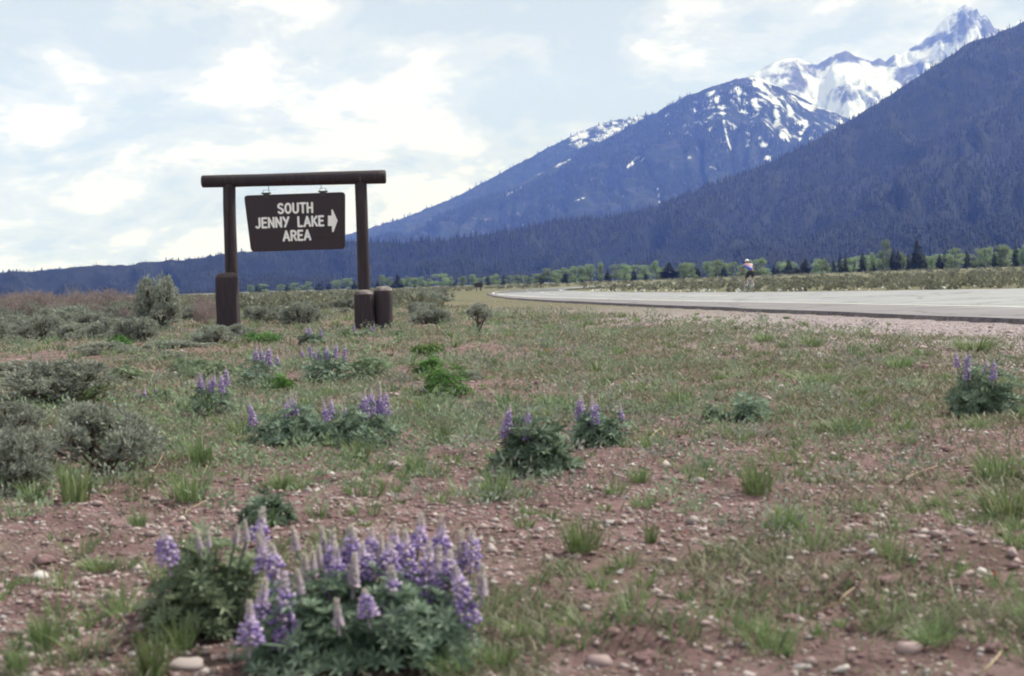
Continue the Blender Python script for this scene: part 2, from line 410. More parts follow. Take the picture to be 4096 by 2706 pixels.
MOUNDS = [(3555, 2250, .13, .045), (3870, 2235, .16, .05), (2571, 2540, .12, .045), (3429, 2420, .07, .05), (1800, 2560, .2, .03),
          (230, 2480, .2, .035), (420, 2200, .25, .04), (3300, 2330, .25, .035), (2900, 1960, .25, .03), (560, 2520, .12, .04), (3900, 2560, .15, .05)]
_MD = []
def gz(x, y, fine=True):
    x = np.asarray(x, float); y = np.asarray(y, float)
    z = 0.20 * sm(2.0, -6.5, x) * sm(9, 21, y) * sm(200, 60, y)
    z = z + 0.10 * (fbm(x * 0.11, y * 0.11, 3, 31) - 0.5) * sm(4, 12, np.hypot(x, y))
    z = z + 0.9 * sm(90, 430, y) * sm(0, 130, x)
    z = z + 0.07 * (fbm(x * 0.7, y * 0.7, 3, 5) - 0.5)
    if fine:
        z = z + 0.055 * (fbm(x * 4.2, y * 4.2, 4, 11, 0.62) - 0.5)
    dl = XL(y) - x; dr = x - XR(y)
    near = np.minimum(np.where(dl > 0, dl, 99), np.where(dr > 0, dr, 99))
    inside = (dl <= 0) & (dr <= 0)
    near = np.where(inside, 0, near)
    w = sm(6.0, 0.3, near) * sm(300, 270, y) * sm(-40, -20, y)
    z = z * (1 - w * 0.85) - 0.10 * w
    z = np.where(inside & (w > 0.5), -0.12, z)
    for mx, my, s, h in _MD:
        z = z + h * np.exp(-((x - mx) ** 2 + (y - my) ** 2) / (s * s)) * (0.6 + 0.8 * vnoise(x * 14, y * 14, 77))
    return z
_MD = [(*on_ground(a, b)[:2], s, h) for a, b, s, h in MOUNDS]

# ------------------------------------------------------------------ ground sheet
def build_ground():
    th = np.concatenate([np.linspace(-math.pi, R(-42), 40)[:-1], np.linspace(R(-42), R(42), 340), np.linspace(R(42), math.pi, 40)[1:]])
    r = np.concatenate([[0.05], np.geomspace(0.4, 1.8, 20), np.geomspace(1.82, 14, 300), np.geomspace(14.3, 11800, 150)])
    A, Q = np.meshgrid(th, r, indexing='xy')
    x = np.sin(A) * Q; y = np.cos(A) * Q
    z = gz(x, y)
    z = np.where(Q > 650, z * np.exp(-(Q - 650) / 200), z)
    nr, na = x.shape
    V = np.stack([x, y, z], -1).reshape(-1, 3)
    i, j = np.meshgrid(np.arange(nr - 1), np.arange(na - 1), indexing='ij')
    a = (i * na + j).ravel()
    F = np.stack([a, a + na, a + na + 1, a + 1], 1)
    dl = (XL(y) - x); dr = x - XR(y)
    n1 = fbm(x * 0.35, y * 0.35, 4, 3)
    grav = np.where((y < 290) & (y > -30), np.maximum(sm(8.2, 3.2, dl + (n1 - 0.5) * 7 + np.maximum(0, 60 - y) * 0.0) * sm(60, 35, y) + sm(2.5, 0.5, dl), sm(2.2, 0.4, dr) * (dr > -1)), 0)
    grav = np.clip(grav * sm(300, 260, y), 0, 1)
    bare = fbm(x * 0.55 + 3, y * 0.55, 4, 9)
    green = np.clip(sm(0.62, 0.38, bare) * 0.8 + 0.35 * sm(6, 12, Q) + 0.25 * sm(0, 3, x), 0, 1) * sm(2.0, 4.5, Q)
    far = sm(24, 60, Q - 0.25 * np.abs(x) * 0 + 6 * (n1 - 0.5))
    far = np.where(x > XR(y) + 1.0, np.maximum(far, sm(30, 50, y)), far)
    mb = MB(); mb.add(V, F)
    return tag(mb.build('ground', MAT['ground'], attrs={'gravel': grav.ravel(), 'green': green.ravel(), 'far': far.ravel()}), kind='structure')
build_ground()

# ------------------------------------------------------------------ road
def build_road():
    ys = np.concatenate([np.linspace(-28, 110, 277), np.linspace(111, 288, 178)])
    cols = 26
    jag = 0.10 * (fbm(ys * 1.7, ys * 0 + 2.2, 4, 41) - 0.5) + 0.25 * (fbm(ys * 0.22, ys * 0, 3, 44) - 0.5)
    lx = XL(ys) + jag; rx = XR(ys)
    s = np.concatenate([[0, 0.6, 1.2, 2, 2.8, 3.6, 4.2, 4.4, 5.2], np.zeros(cols - 9)])
    X = np.zeros((len(ys), cols))
    for i in range(len(ys)):
        w = rx[i] - lx[i]
        o = np.linspace(0, 1, cols) ** 1.3 * w
        X[i] = lx[i] + o
    Y = np.repeat(ys[:, None], cols, 1)
    off = X - lx[:, None]; w = (rx - lx)[:, None]
    crown = 0.035 * np.sin(np.pi * np.clip(off / np.maximum(w, 1), 0, 1))
    Z = 0.0 + crown + 0.012 * (fbm(X * 0.3, Y * 0.3, 3, 8) - 0.5) - 0.02
    V = np.stack([X, Y, Z], -1).reshape(-1, 3)
    n, m = X.shape
    i, j = np.meshgrid(np.arange(n - 1), np.arange(m - 1), indexing='ij')
    a = (i * m + j).ravel()
    F = np.stack([a, a + 1, a + m + 1, a + m], 1)
    sw = shoulder_w(Y)
    sh = sm(0.15, -0.15, off - sw)
    mirage = sm(118, 128, Y) * sm(185, 168, Y) * 0.85  # far stretch painted dark, like a mirage reflecting the forest
    mb = MB(); mb.add(V, F)
    # lip of broken asphalt along the near edge
    ed = np.stack([lx, ys, Z[:, 0]], 1)
    out = 0.06 + 0.10 * fbm(ys * 2.1, ys * 0 + 7, 3, 55)
    lo = np.stack([lx - out, ys, np.full(len(ys), -0.16)], 1)
    road = mb.build('road', [MAT['asphalt']], attrs={'shoulder': sh.ravel(), 'mirage': mirage.ravel()})
    tag(road, kind='structure')
    e = MB(); k = len(ys)
    e.add(np.concatenate([ed, lo]), [[q, q + 1, k + q + 1, k + q] for q in range(k - 1)])
    e.build('asphalt_edge', MAT['asphalt_edge'], road)
    zt = lambda x, y: road_z(x, y, lx, rx, ys) + 0.006
    def strip(name, pts, wd):
        pts = np.asarray(pts, float); t = norm(np.gradient(pts, axis=0)); nn = np.stack([t[:, 1], -t[:, 0]], 1)
        a = pts - nn * wd / 2; b = pts + nn * wd / 2
        k = len(pts); mb = MB()
        mb.add(np.concatenate([np.c_[a, zt(a[:, 0], a[:, 1])], np.c_[b, zt(b[:, 0], b[:, 1])]]), [[q, k + q, k + q + 1, q + 1] for q in range(k - 1)])
        return mb.build(name, MAT['paint'], road)
    yy = np.linspace(5, 112, 215); strip('edge_line', np.stack([XL(yy) + shoulder_w(yy), yy], 1), 0.15)
    yy = np.linspace(118, 250, 200); strip('edge_line', np.stack([XL(yy) + 0.5, yy], 1), 0.13)
    yy = np.linspace(100, 250, 200); strip('edge_line', np.stack([XR(yy) - 0.5, yy], 1), 0.13)
    for (x0, y0, x1, y1) in ((9.2, 60.4, 7.85, 66.6), (5.6, 76.0, 4.6, 81.0), (3.0, 90.5, 2.4, 95.5)):
        t = np.linspace(0, 1, 8)[:, None]; strip('lane_dash', np.array([x0, y0]) * (1 - t) + np.array([x1, y1]) * t, 0.14)
    for y0 in (108, 123, 138, 153, 168):
        yy = np.linspace(y0, y0 + 4, 6); strip('lane_dash', np.stack([(XL(yy) + XR(yy)) / 2, yy], 1), 0.13)
def shoulder_w(y): return np.interp(y, [0, 31, 46, 61, 80, 99, 112], [3.5, 3.55, 2.7, 2.1, 1.4, 0.9, 0.6])
def road_z(x, y, lx, rx, ys):
    l = np.interp(y, ys, lx); r = np.interp(y, ys, rx)
    return 0.035 * np.sin(np.pi * np.clip((x - l) / np.maximum(r - l, 1), 0, 1)) + 0.012 * (fbm(x * 0.3, y * 0.3, 3, 8) - 0.5) - 0.02
build_road()

# ------------------------------------------------------------------ mountains
def polyl(P, x): P = np.asarray(P, float); return np.interp(x, P[:, 0], P[:, 1])
def terrain(name, mat, crest, dist, front, nu, nv, prof, rough, gully, seed, crest_rough, snow_fn=None, back=0.3, xr=None):
    """a mountain side: a crest line at its own distance, falling towards the valley in front and away behind"""
    crest = np.asarray(crest, float)
    px = np.linspace(*(xr or (crest[0, 0], crest[-1, 0])), nu)
    cyp = np.interp(px, crest[:, 0], crest[:, 1])
    D = polyl(dist, px); Fd = polyl(front, px)
    az = np.zeros(nu); zc = np.zeros(nu)
    for i in range(nu):
        d = ray(px[i], cyp[i]); h = math.hypot(d[0], d[1]); az[i] = math.atan2(d[0], d[1])
        zc[i] = CAM_Z + d[2] / h * D[i]
    zc = np.maximum(zc, 2.0)
    zc = zc + crest_rough * (fbm(px * 0.05, px * 0, 4, seed + 70, 0.6) - 0.5) * np.minimum(1, zc / 60)
    nb = max(6, nv // 8)
    v = np.concatenate([-np.linspace(1, 0, nb + 1)[:-1], np.linspace(0, 1, nv) ** 1.0])
    Vv, U = np.meshgrid(v, np.arange(nu), indexing='ij')
    rr = np.where(Vv >= 0, D[U] + (Fd[U] - D[U]) * Vv, D[U] * (1 + back * -Vv))
    zz = np.where(Vv >= 0, zc[U] * (1 - np.clip(Vv, 0, 1)) ** prof, zc[U] * (1 + Vv))
    x = np.sin(az[U]) * rr; y = np.cos(az[U]) * rr
    env = np.clip(np.abs(Vv) * 5, 0, 1) * np.clip((1 - np.abs(Vv)) * 3, 0, 1)
    s = rough[1]
    zz = zz + env * rough[0] * (fbm(x / s, y / s, 6, seed, 0.55) - 0.5)
    # gullies running down the fall line
    gl = np.abs(fbm(U * gully[1] + 1.5 * fbm(x / s, y / s, 3, seed + 5), Vv * 1.2, 4, seed + 9) - 0.5) * 2
    zz = zz - env * gully[0] * (1 - np.minimum(1, gl * 3))
    zz = np.maximum(zz, -0.5)
    V = np.stack([x, y, zz], -1).reshape(-1, 3)
    n, m = x.shape
    i, j = np.meshgrid(np.arange(n - 1), np.arange(m - 1), indexing='ij')
    a = (i * m + j).ravel()
    Fq = np.stack([a, a + 1, a + m + 1, a + m], 1)
    snow = np.zeros(n * m) if snow_fn is None else snow_fn(V, Vv.ravel())
    mb = MB(); mb.add(V, Fq)
    o = tag(mb.build(name, mat, attrs={'snow': snow}), kind='structure')
    return V.reshape(n, m, 3), v, o

HILL = [(-700, 1160), (-300, 1125), (0, 1100), (190, 1081), (371, 1064), (518, 1060), (621, 1044), (707, 1042), (863, 1024), (992, 1006), (1208, 985), (1294, 970),
        (1423, 968), (1611, 972), (1821, 955), (2074, 920), (2243, 882), (2411, 876), (2580, 846), (2748, 783), (2917, 716), (3085, 648), (3254, 564),
        (3406, 478), (3611, 349), (3788, 231), (3876, 172), (3976, 140), (4096, 90), (4400, -60), (4800, -160)]
MID = [(1350, 1010), (1500, 955), (1800, 850), (2074, 738), (2200, 671), (2495, 519), (2613, 456), (2748, 384), (2860, 345), (2942, 317), (3006, 308), (3064, 326),
       (3111, 347), (3200, 388), (3264, 423), (3400, 476), (3600, 560), (3900, 700)]
MIDB = [(1200, 990), (1330, 955), (1400, 936), (1611, 873), (1821, 789), (1990, 700), (2116, 633), (2226, 574), (2340, 520), (2453, 481), (2530, 470), (2596, 458), (2750, 450), (3000, 520)]
PEAK = [(2800, 420), (2900, 360), (2994, 306), (3076, 259), (3130, 240), (3159, 233), (3194, 235), (3229, 253), (3270, 259), (3323, 226), (3382, 203), (3423, 226), (3464, 238),
        (3488, 247), (3517, 233), (3541, 247), (3582, 214), (3600, 226), (3617, 210), (3660, 185), (3700, 157), (3730, 130), (3758, 94), (3790, 62), (3817, 44), (3845, 30), (3861, 16), (3872, 34), (3882, 27),
        (3895, 44), (3908, 36), (3923, 66), (3940, 62), (3958, 79), (3976, 112), (3994, 115), (4020, 116), (4047, 106), (4070, 85), (4096, 90), (4200, 60), (4350, 120), (4600, 150)]
def seg_dist(px, py, pts):
    d = np.full(len(px), 1e9); pts = np.asarray(pts, float)
    for k in range(len(pts) - 1):
        a, b = pts[k, :2], pts[k + 1, :2]; wa, wb = pts[k, 2], pts[k + 1, 2]
        ab = b - a; t = np.clip(((px - a[0]) * ab[0] + (py - a[1]) * ab[1]) / max(ab @ ab, 1e-6), 0, 1)
        dd = np.hypot(px - a[0] - t * ab[0], py - a[1] - t * ab[1]) / (wa + (wb - wa) * t)
        d = np.minimum(d, dd)
    return d
z4 = lambda L: [(2700 + .588 * a, .588 * b, .588 * w) for a, b, w in L]
COULOIRS = [z4(L) for L in (
    [(545, 570, 22), (610, 620, 36), (680, 680, 50), (690, 780, 30), (700, 870, 30), (740, 920, 50), (765, 955, 20)],
    [(540, 690, 30), (565, 740, 42), (570, 780, 16)], [(325, 800, 9), (345, 900, 9), (375, 1015, 10)],
    [(850, 690, 22), (880, 730, 40), (950, 740, 20)], [(830, 840, 25), (890, 830, 26), (890, 870, 26), (855, 910, 18), (850, 975, 6)],
    [(590, 990, 26), (620, 985, 20)], [(600, 1090, 12), (635, 1075, 30), (660, 1065, 12)], [(230, 650, 26), (270, 620, 14)], [(430, 650, 18), (440, 700, 12)],
    [(770, 790, 20), (800, 770, 14)], [(500, 990, 12), (490, 1000, 12)], [(520, 530, 22), (600, 545, 26), (690, 580, 12)], [(420, 600, 14), (440, 590, 10)],
    [(980, 730, 12), (1060, 760, 14)], [(170, 840, 14), (185, 850, 10)], [(235, 880, 10), (240, 890, 8)], [(580, 930, 12), (575, 950, 10)], [(1090, 870, 16), (1110, 865, 12)])]
COULOIRS += [[(2631, 755, 5), (2638, 815, 6), (2640, 820, 3)], [(2510, 670, 5), (2540, 640, 8), (2560, 625, 4)], [(2300, 805, 5), (2340, 790, 4)], [(2220, 665, 6), (2280, 640, 6)], [(2030, 780, 5), (2100, 745, 6)]]
def mid_snow(V, v):
    px, py = project(V); s = np.full(len(V), -0.2)
    for c in COULOIRS: s = np.maximum(s, .95 * (1.12 - seg_dist(px, py, np.array(c))))
    sp = fbm(px * 0.045, py * 0.025, 4, 91)
    zone = sm(2450, 2900, px) * sm(720, 420, py) 
    s = np.maximum(s, -0.15 + zone * (0.36 + 1.3 * (sp - 0.5)))
    return np.clip(s, -0.6, 1.3)
def midb_snow(V, v):
    px, py = project(V)
    z = sm(2150, 2330, px) * sm(2640, 2560, px) * sm(640, 540, py)
    return np.clip(-0.3 + 0.85 * z + 0.35 * sm(2500, 2570, px) * sm(500, 470, py), -0.5, 1)
def peak_snow(V, v):
    px, py = project(V)
    s = 0.80 + 0 * px
    rock = lambda a, b, r1, r2: np.exp(-(((px - a) / r1) ** 2 + ((py - b) / r2) ** 2))
    for a, b, r1, r2, k in ((3380, 222, 55, 26, 1.0), (3300, 255, 45, 30, .6), (3170, 300, 70, 50, .45), (3190, 345, 40, 30, .5), (3560, 235, 35, 22, .9), (3510, 250, 30, 25, .8), (3660, 195, 45, 16, .9), (3720, 165, 25, 18, .7),
                         (3900, 60, 45, 40, .55), (3950, 110, 30, 40, .7), (3840, 110, 40, 30, .45), (3800, 150, 50, 30, .5), (3600, 300, 60, 35, .6), (3480, 350, 18, 12, .8), (3400, 390, 60, 30, .5), (3360, 355, 45, 14, .5), (3660, 280, 40, 30, .5)):
        s = s - k * rock(a, b, r1, r2)
    for a, b, r1, r2, k in ((3370, 285, 50, 25, .8), (3480, 300, 90, 20, .7), (3640, 220, 60, 22, .8), (3300, 340, 60, 30, .7), (3780, 90, 18, 40, .6), (3420, 430, 60, 30, .6), (3530, 340, 60, 30, .5)):
        s = s + k * rock(a, b, r1, r2)
    return np.clip(s, -0.4, 1.5)
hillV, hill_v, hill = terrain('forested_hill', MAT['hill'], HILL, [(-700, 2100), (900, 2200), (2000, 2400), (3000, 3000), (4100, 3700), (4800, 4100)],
                       [(-700, 1500), (2000, 1500), (3000, 1400), (4800, 1300)], 330, 112, 1.6, (80, 380), (40, 0.07), 101, 7)
midV, mid_v, mid_o = terrain('mountain', MAT['mountain'], MID, [(1350, 5000), (3000, 5900), (3900, 6400)], [(1350, 3000), (2500, 3600), (3900, 5000)], 380, 180, 1.15, (95, 500), (34, 0.05), 202, 10, mid_snow)
midbV, midb_v, midb_o = terrain('mountain', MAT['mountain'], MIDB, [(1200, 5600), (3000, 7000)], [(1200, 4500), (3000, 5600)], 260, 70, 1.1, (60, 420), (25, 0.05), 303, 10, midb_snow)
terrain('snowy_mountain', MAT['peak'], PEAK, [(2800, 7800), (4600, 8600)], [(2800, 5800), (4600, 6400)], 420, 140, 1.15, (260, 380), (90, 0.045), 404, 8, peak_snow)
FAR = [(-600, 1125), (-200, 1105), (0, 1092), (60, 1086), (120, 1092), (190, 1078), (260, 1070), (330, 1076), (420, 1084), (560, 1086), (700, 1095)]
terrain('snowy_mountain', MAT['peak'], FAR, [(-600, 11000), (700, 11000)], [(-600, 9500), (700, 9500)], 120, 24, 1.1, (80, 500), (30, 0.05), 505, 6, lambda V, v: np.full(len(V), 0.55), back=0.08)

def cones(mb, P, H, W, tint, n=5):
    """simple spruce shapes: two stacked skirts each"""
    k = len(P); a = np.arange(n) * 2 * math.pi / n
    ph = rng.uniform(0, 6.28, (k, 1))
    def ringv(z, r): return np.stack([P[:, None, 0] + np.cos(a + ph) * (W * r)[:, None], P[:, None, 1] + np.sin(a + ph) * (W * r)[:, None], np.repeat((P[:, 2] + H * z)[:, None], n, 1)], -1)
    r0 = ringv(0.0, 1.0); t0 = P + np.stack([0 * H, 0 * H, H * 0.62], 1); r1 = ringv(0.38, 0.66); t1 = P + np.stack([0 * H, 0 * H, H], 1)
    V = np.concatenate([r0, t0[:, None], r1, t1[:, None]], 1).reshape(-1, 3)
    st = 2 * (n + 1); base = np.arange(k)[:, None, None] * st
    j = np.arange(n)
    f0 = np.stack([j, (j + 1) % n, np.full(n, n)], 1); f1 = f0 + n + 1
    F = (base + np.concatenate([f0, f1])[None]).reshape(-1, 3)
    mb.add(V, F, 0, np.repeat(tint, st))
def scatter_forest(name, label, TV, v, count, hmin, hmax, keep, vmax=0.97):
    n, m, _ = TV.shape
    fi = rng.uniform(0, n - 1.001, count * 3); fj = rng.uniform(0, m - 1.001, count * 3)
    i = fi.astype(int); j = fj.astype(int); a = (fi - i)[:, None]; b = (fj - j)[:, None]
    P = TV[i, j] * (1 - a) * (1 - b) + TV[i + 1, j] * a * (1 - b) + TV[i, j + 1] * (1 - a) * b + TV[i + 1, j + 1] * a * b
    vv = np.interp(fi, np.arange(n), v)
    k = (vv > -0.12) & (vv < vmax) & keep(P, vv); P = P[k][:count]
    H = rng.uniform(hmin, hmax, len(P)) * rng.uniform(0.7, 1.15, len(P)); H = H * (.42 + .58 * sm(500, 1900, project(P)[0])); W = H * rng.uniform(0.13, 0.2, len(P))
    mb = MB(); cones(mb, P - np.array([0, 0, 0.6]), H, W, rng.uniform(0, 1, len(P)))
    o = mb.build(name, MAT['forest'], smooth=True); tag(o, label, 'forest', kind='stuff')
def keep_hill(P, v):
    n = fbm(P[:, 0] / 260, P[:, 1] / 260, 4, 61)
    px, py = project(P)
    thin = sm(2700, 3600, px) * sm(800, 450, py)
    return (n > 0.10 + 0.27 * thin * (.5 + fbm(P[:, 0] / 90, P[:, 1] / 400, 3, 64))) & (px > -500) & (px < 4600) & (rng.uniform(size=len(P)) < np.where(px < 700, 0.45, 1))
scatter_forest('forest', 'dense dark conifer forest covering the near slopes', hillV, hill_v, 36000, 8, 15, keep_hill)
def keep_mid(P, v):
    n = fbm(P[:, 0] / 180, P[:, 1] / 180, 4, 62); px, py = project(P)
    s = mid_snow(P, v)
    return (n > 0.40 + 0.16 * sm(620, 380, py)) & (s < 0.45) & (py < 1000)
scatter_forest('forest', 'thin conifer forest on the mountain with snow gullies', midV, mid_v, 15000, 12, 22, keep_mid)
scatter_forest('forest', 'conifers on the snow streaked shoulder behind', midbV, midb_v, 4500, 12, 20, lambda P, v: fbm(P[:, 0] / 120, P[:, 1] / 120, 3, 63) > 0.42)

# ------------------------------------------------------------------ haze
def build_haze():
    mb = MB(); box(mb, (0, 0, 875 - 1.5), (25000, 25000, 1750))
    m = bpy.data.materials.new('pale_haze'); m.use_nodes = True; N = m.node_tree.nodes; L = m.node_tree.links
    N.remove(N['Principled BSDF'])
    v = N.new('ShaderNodeVolumePrincipled')
    v.inputs['Color'].default_value = (.16, .29, 1.0, 1); v.inputs['Absorption Color'].default_value = (1, 1, 1, 1)
    v.inputs['Density'].default_value = 1.08e-4; v.inputs['Anisotropy'].default_value = 0.0
    L.new(v.outputs[0], N['Material Output'].inputs['Volume'])
    o = mb.build('haze', m, smooth=False); tag(o, 'thin blue haze between the road and the mountains', 'haze', kind='stuff')
build_haze()

# ------------------------------------------------------------------ the hanging road sign
SD = 25.6
def sp(px, py, dy=0.0): return at_y(px, py, SD + dy)
C1 = lambda a, b: (780 + a * .45917, 640 + b * .45917)     # measured on an enlarged crop
def wood_mat():
    m, N, L, b = new_mat('dark_brown_stain')
    P = coords(N); mp = N.new('ShaderNodeMapping'); mp.inputs['Scale'].default_value = (14, 14, 1.2); L.new(P, mp.inputs[0])
    n = noise_node(N, L, mp.outputs[0], 2.0, 8, 0.65)
    c = ramp_node(N, L, n, [(0.25, (.012, .007, .010)), (0.5, (.025, .015, .021)), (0.75, (.052, .037, .045))])
    L.new(c, b.inputs['Base Color']); b.inputs['Roughness'].default_value = 0.75
    bump(N, L, n, 0.7, 0.012, b)
    return m
MAT['wood'] = wood_mat()
MAT['board'] = plain_mat('sign_brown_paint', (.024, .013, .020), 0.6, 0.15, 3)
MAT['endgrain'] = plain_mat('weathered_end_grain', (.19, .165, .16), 0.9, 0.78, 9, bmp=0.01)
MAT['dark_end'] = plain_mat('stained_end_grain', (.075, .056, .062), 0.9, 0.35, 12, bmp=0.01)
MAT['white'] = plain_mat('white_letter_paint', (.86, .86, .85), 0.6, 0.06, 6)
MAT['iron'] = plain_mat('dark_iron', (.05, .045, .05), 0.5, 0.2, 10, 0.6)

def log_mesh(mb, pts, rad, n=20, seed=1, wob=0.04, mat=0, capmat=None):
    """a log with slightly uneven girth, rounded rim and flat cut ends"""
    pts = np.asarray(pts, float)
    m = 26; t = np.linspace(0, 1, m); tt = np.concatenate([[0], t, [1]])
    P = np.stack([np.interp(tt, np.linspace(0, 1, len(pts)), pts[:, k]) for k in range(3)], 1)
    rr = np.interp(tt, np.linspace(0, 1, len(rad)), rad); rr[0] *= 0.86; rr[-1] *= 0.86
    ax = norm(pts[-1] - pts[0]); P[0] -= ax * 0.015; P[-1] += ax * 0.015
    ref = np.array([0, 1.0, 0]) if abs(ax[1]) < 0.9 else np.array([1.0, 0, 0])
    s = norm(np.cross(ax, ref)); u = np.cross(s, ax)
    a = np.arange(n) * 2 * math.pi / n
    V = []
    for i in range(len(P)):
        g = 1 + wob * (fbm(np.cos(a) * 1.5 + 5, np.sin(a) * 1.5 + tt[i] * 6, 3, seed) - 0.5) * 2
        V.append(P[i] + (rr[i] * g)[:, None] * (np.cos(a)[:, None] * s + np.sin(a)[:, None] * u))
    V = np.concatenate(V); k = len(P)
    F = [[i * n + j, i * n + (j + 1) % n, (i + 1) * n + (j + 1) % n, (i + 1) * n + j] for i in range(k - 1) for j in range(n)]
    mb.add(V, F, mat)
    c = capmat if capmat is not None else mat
    mb.add(np.concatenate([V[:n], [P[0]]]), [[n, (j + 1) % n, j] for j in range(n)], mat)
    mb.add(np.concatenate([V[-n:], [P[-1]]]), [[n, j, (j + 1) % n] for j in range(n)], c)
def build_sign():
    s = SD / FPX
    root = empty('sign_frame', tuple(sp(1180, 1305, 0.0)))
    root.location.z = float(gz(root.location.x, root.location.y))
    off = np.array(root.location)
    def part(name, mats, fn, smooth=True):
        mb = MB(); fn(mb); mb.V = [v - off for v in mb.V]; return mb.build(name, mats, root, smooth)
    a = sp(*C1(68, 190)); b = sp(*C1(560, 178)); c = sp(*C1(1100, 162)); d = sp(*C1(1655, 148))
    part('beam', [MAT['wood'], MAT['wood']], lambda mb: log_mesh(mb, [a, b, c, d], [.112, .112, .118, .124], seed=3, wob=0.035))
    def scar(mb): p0 = sp(*C1(1438, 150), -.124); p1 = sp(*C1(1440, 186), -.124); mb.add([p0 + [-.007, 0, 0], p0 + [.007, 0, 0], p1 + [.006, .004, 0], p1 + [-.006, .004, 0]], [[0, 1, 2, 3]])
    part('pale_scar', MAT['endgrain'], scar)
    # left upright, slightly crooked, with a long drying crack
    L0 = sp(*C1(298, 215), .02); L1 = sp(*C1(302, 500), .02); L2 = sp(*C1(318, 980), .02); L3 = sp(*C1(342, 1420), .02); L3[2] = 0.0
    lp = part('post', MAT['wood'], lambda mb: log_mesh(mb, [L0, L1, L2, L3], [.114, .112, .117, .118], seed=5))
    def crack(mb):
        for q in range(14):
            t0, t1 = q / 14, (q + 1) / 14
            x0 = 300 - 8 * t0 + 4 * math.sin(q * 2.1); x1 = 300 - 8 * t1 + 4 * math.sin((q + 1) * 2.1)
            p = [sp(*C1(x0, 228 + 740 * t0), -.1), sp(*C1(x1, 228 + 740 * t1), -.1)]
            w = .007 * (1.2 - abs(t0 - .4))
            mb.add([p[0] + [-w, 0, 0], p[0] + [w, 0, 0], p[1] + [w, 0, 0], p[1] + [-w, 0, 0], p[0] + [0, .03, 0], p[1] + [0, .03, 0]], [[0, 1, 2, 3]])
    mc = plain_mat('drying_crack', (.012, .009, .010), 0.9, 0.1)
    mb = MB(); crack(mb); mb.V = [v - off for v in mb.V]; mb.build('drying_crack', mc, lp)
    R0 = sp(*C1(1443, 180), .02); R1 = sp(*C1(1458, 620), .02); R2 = sp(*C1(1475, 1140), .06); R3 = sp(*C1(1486, 1440), .06); R3[2] = 0.0
    part('post', MAT['wood'], lambda mb: log_mesh(mb, [R0, R1, R2, R3], [.108, .107, .112, .114], seed=8))
    # short heavy ground stubs the uprights are bolted to
    def stub(x0, x1, ytop, ybot, dy, seed, flat, dp=0.3, end='endgrain'):
        pl = sp(*C1(x0, ybot), dy); pr = sp(*C1(x1, ybot), dy); tl = sp(*C1(x0 - 8, ytop), dy); tr = sp(*C1(x1 - 6, ytop), dy)
        zb = float(gz(pl[0], SD + dy)) - 0.15; zt = (tl[2] + tr[2]) / 2
        cx0, cx1 = (pl[0] + pr[0]) / 2, (tl[0] + tr[0]) / 2; hw = (tr[0] - tl[0]) / 2; hd = dp / 2
        def fn(mb):
            n = 28; aa = np.arange(n) * 2 * math.pi / n; e = flat
            sx = np.sign(np.cos(aa)) * np.abs(np.cos(aa)) ** e; sy = np.sign(np.sin(aa)) * np.abs(np.sin(aa)) ** e
            V = []; levels = [0, .2, .4, .6, .8, .97, 1.02, 1.055]
            for li, t in enumerate(levels):
                k = {6: .90, 7: .62}.get(li, 1.0); tt = min(t, 1)
                z = zb + (zt - zb) * tt + max(0, t - 1) * 0.9 + (0.008 * (vnoise(sx * 3, sy * 3, seed) - .5) if li > 5 else 0)
                g = 1 + .05 * (fbm(sx * 2 + 3, sy * 2 + t * 3, 3, seed) - .5) * 2
                V.append(np.stack([cx0 + (cx1 - cx0) * tt + hw * sx * k * g, SD + dy + hd * sy * k * g, z + 0 * sx], 1))
            V = np.concatenate(V); kk = len(levels)
            F = [[i * n + j, i * n + (j + 1) % n, (i + 1) * n + (j + 1) % n, (i + 1) * n + j] for i in range(kk - 1) for j in range(n)]
            mb.add(V, F[:5 * n], 0); mb.n -= len(V); mb.V.pop(); mb.T.pop()
            mb.add(V, F[5 * n:], 1)
            mb.F[-2] = mb.F[-2]
            top = np.concatenate([V[-n:], [V[-n:].mean(0) + [0, 0, .006]]])
            mb.add(top, [[n, j, (j + 1) % n] for j in range(n)], 1)
        return part('ground_stub', [MAT['wood'], MAT[end]], fn)
    stub(190, 378, 1010, 1440, -.26, 21, .45, .26, 'dark_end')
    stub(1392, 1560, 1160, 1455, -.24, 22, .75, .30)
    stub(1566, 1724, 1128, 1475, -.10, 23, .85, .34)
    tag(root, 'dark brown log frame of two uprights and a crossbeam holding the hanging board', 'sign frame')

    # the board itself hangs from the beam
    bo = sp(*C1(880, 790), -.03)
    board = empty('hanging_sign', tuple(bo)); bo = np.array(bo)
    def bpart(name, mats, fn, parent=board, smooth=False):
        mb = MB(); fn(mb); mb.V = [v - bo for v in mb.V]; return mb.build(name, mats, parent, smooth)
    cor = [sp(*C1(428, 312), -.03), sp(*C1(1308, 281), -.03), sp(*C1(1308, 777), -.03), sp(*C1(490, 802), -.03)]
    def rounded(corners, r):
        out = []
        for k in range(4):
            p0, p1, p2 = corners[k - 1], corners[k], corners[(k + 1) % 4]
            a = p1 + norm(p0 - p1) * r; b = p1 + norm(p2 - p1) * r
            for t in np.linspace(0, 1, 6): out.append((1 - t) ** 2 * a + 2 * t * (1 - t) * p1 + t * t * b)
        return np.array(out)
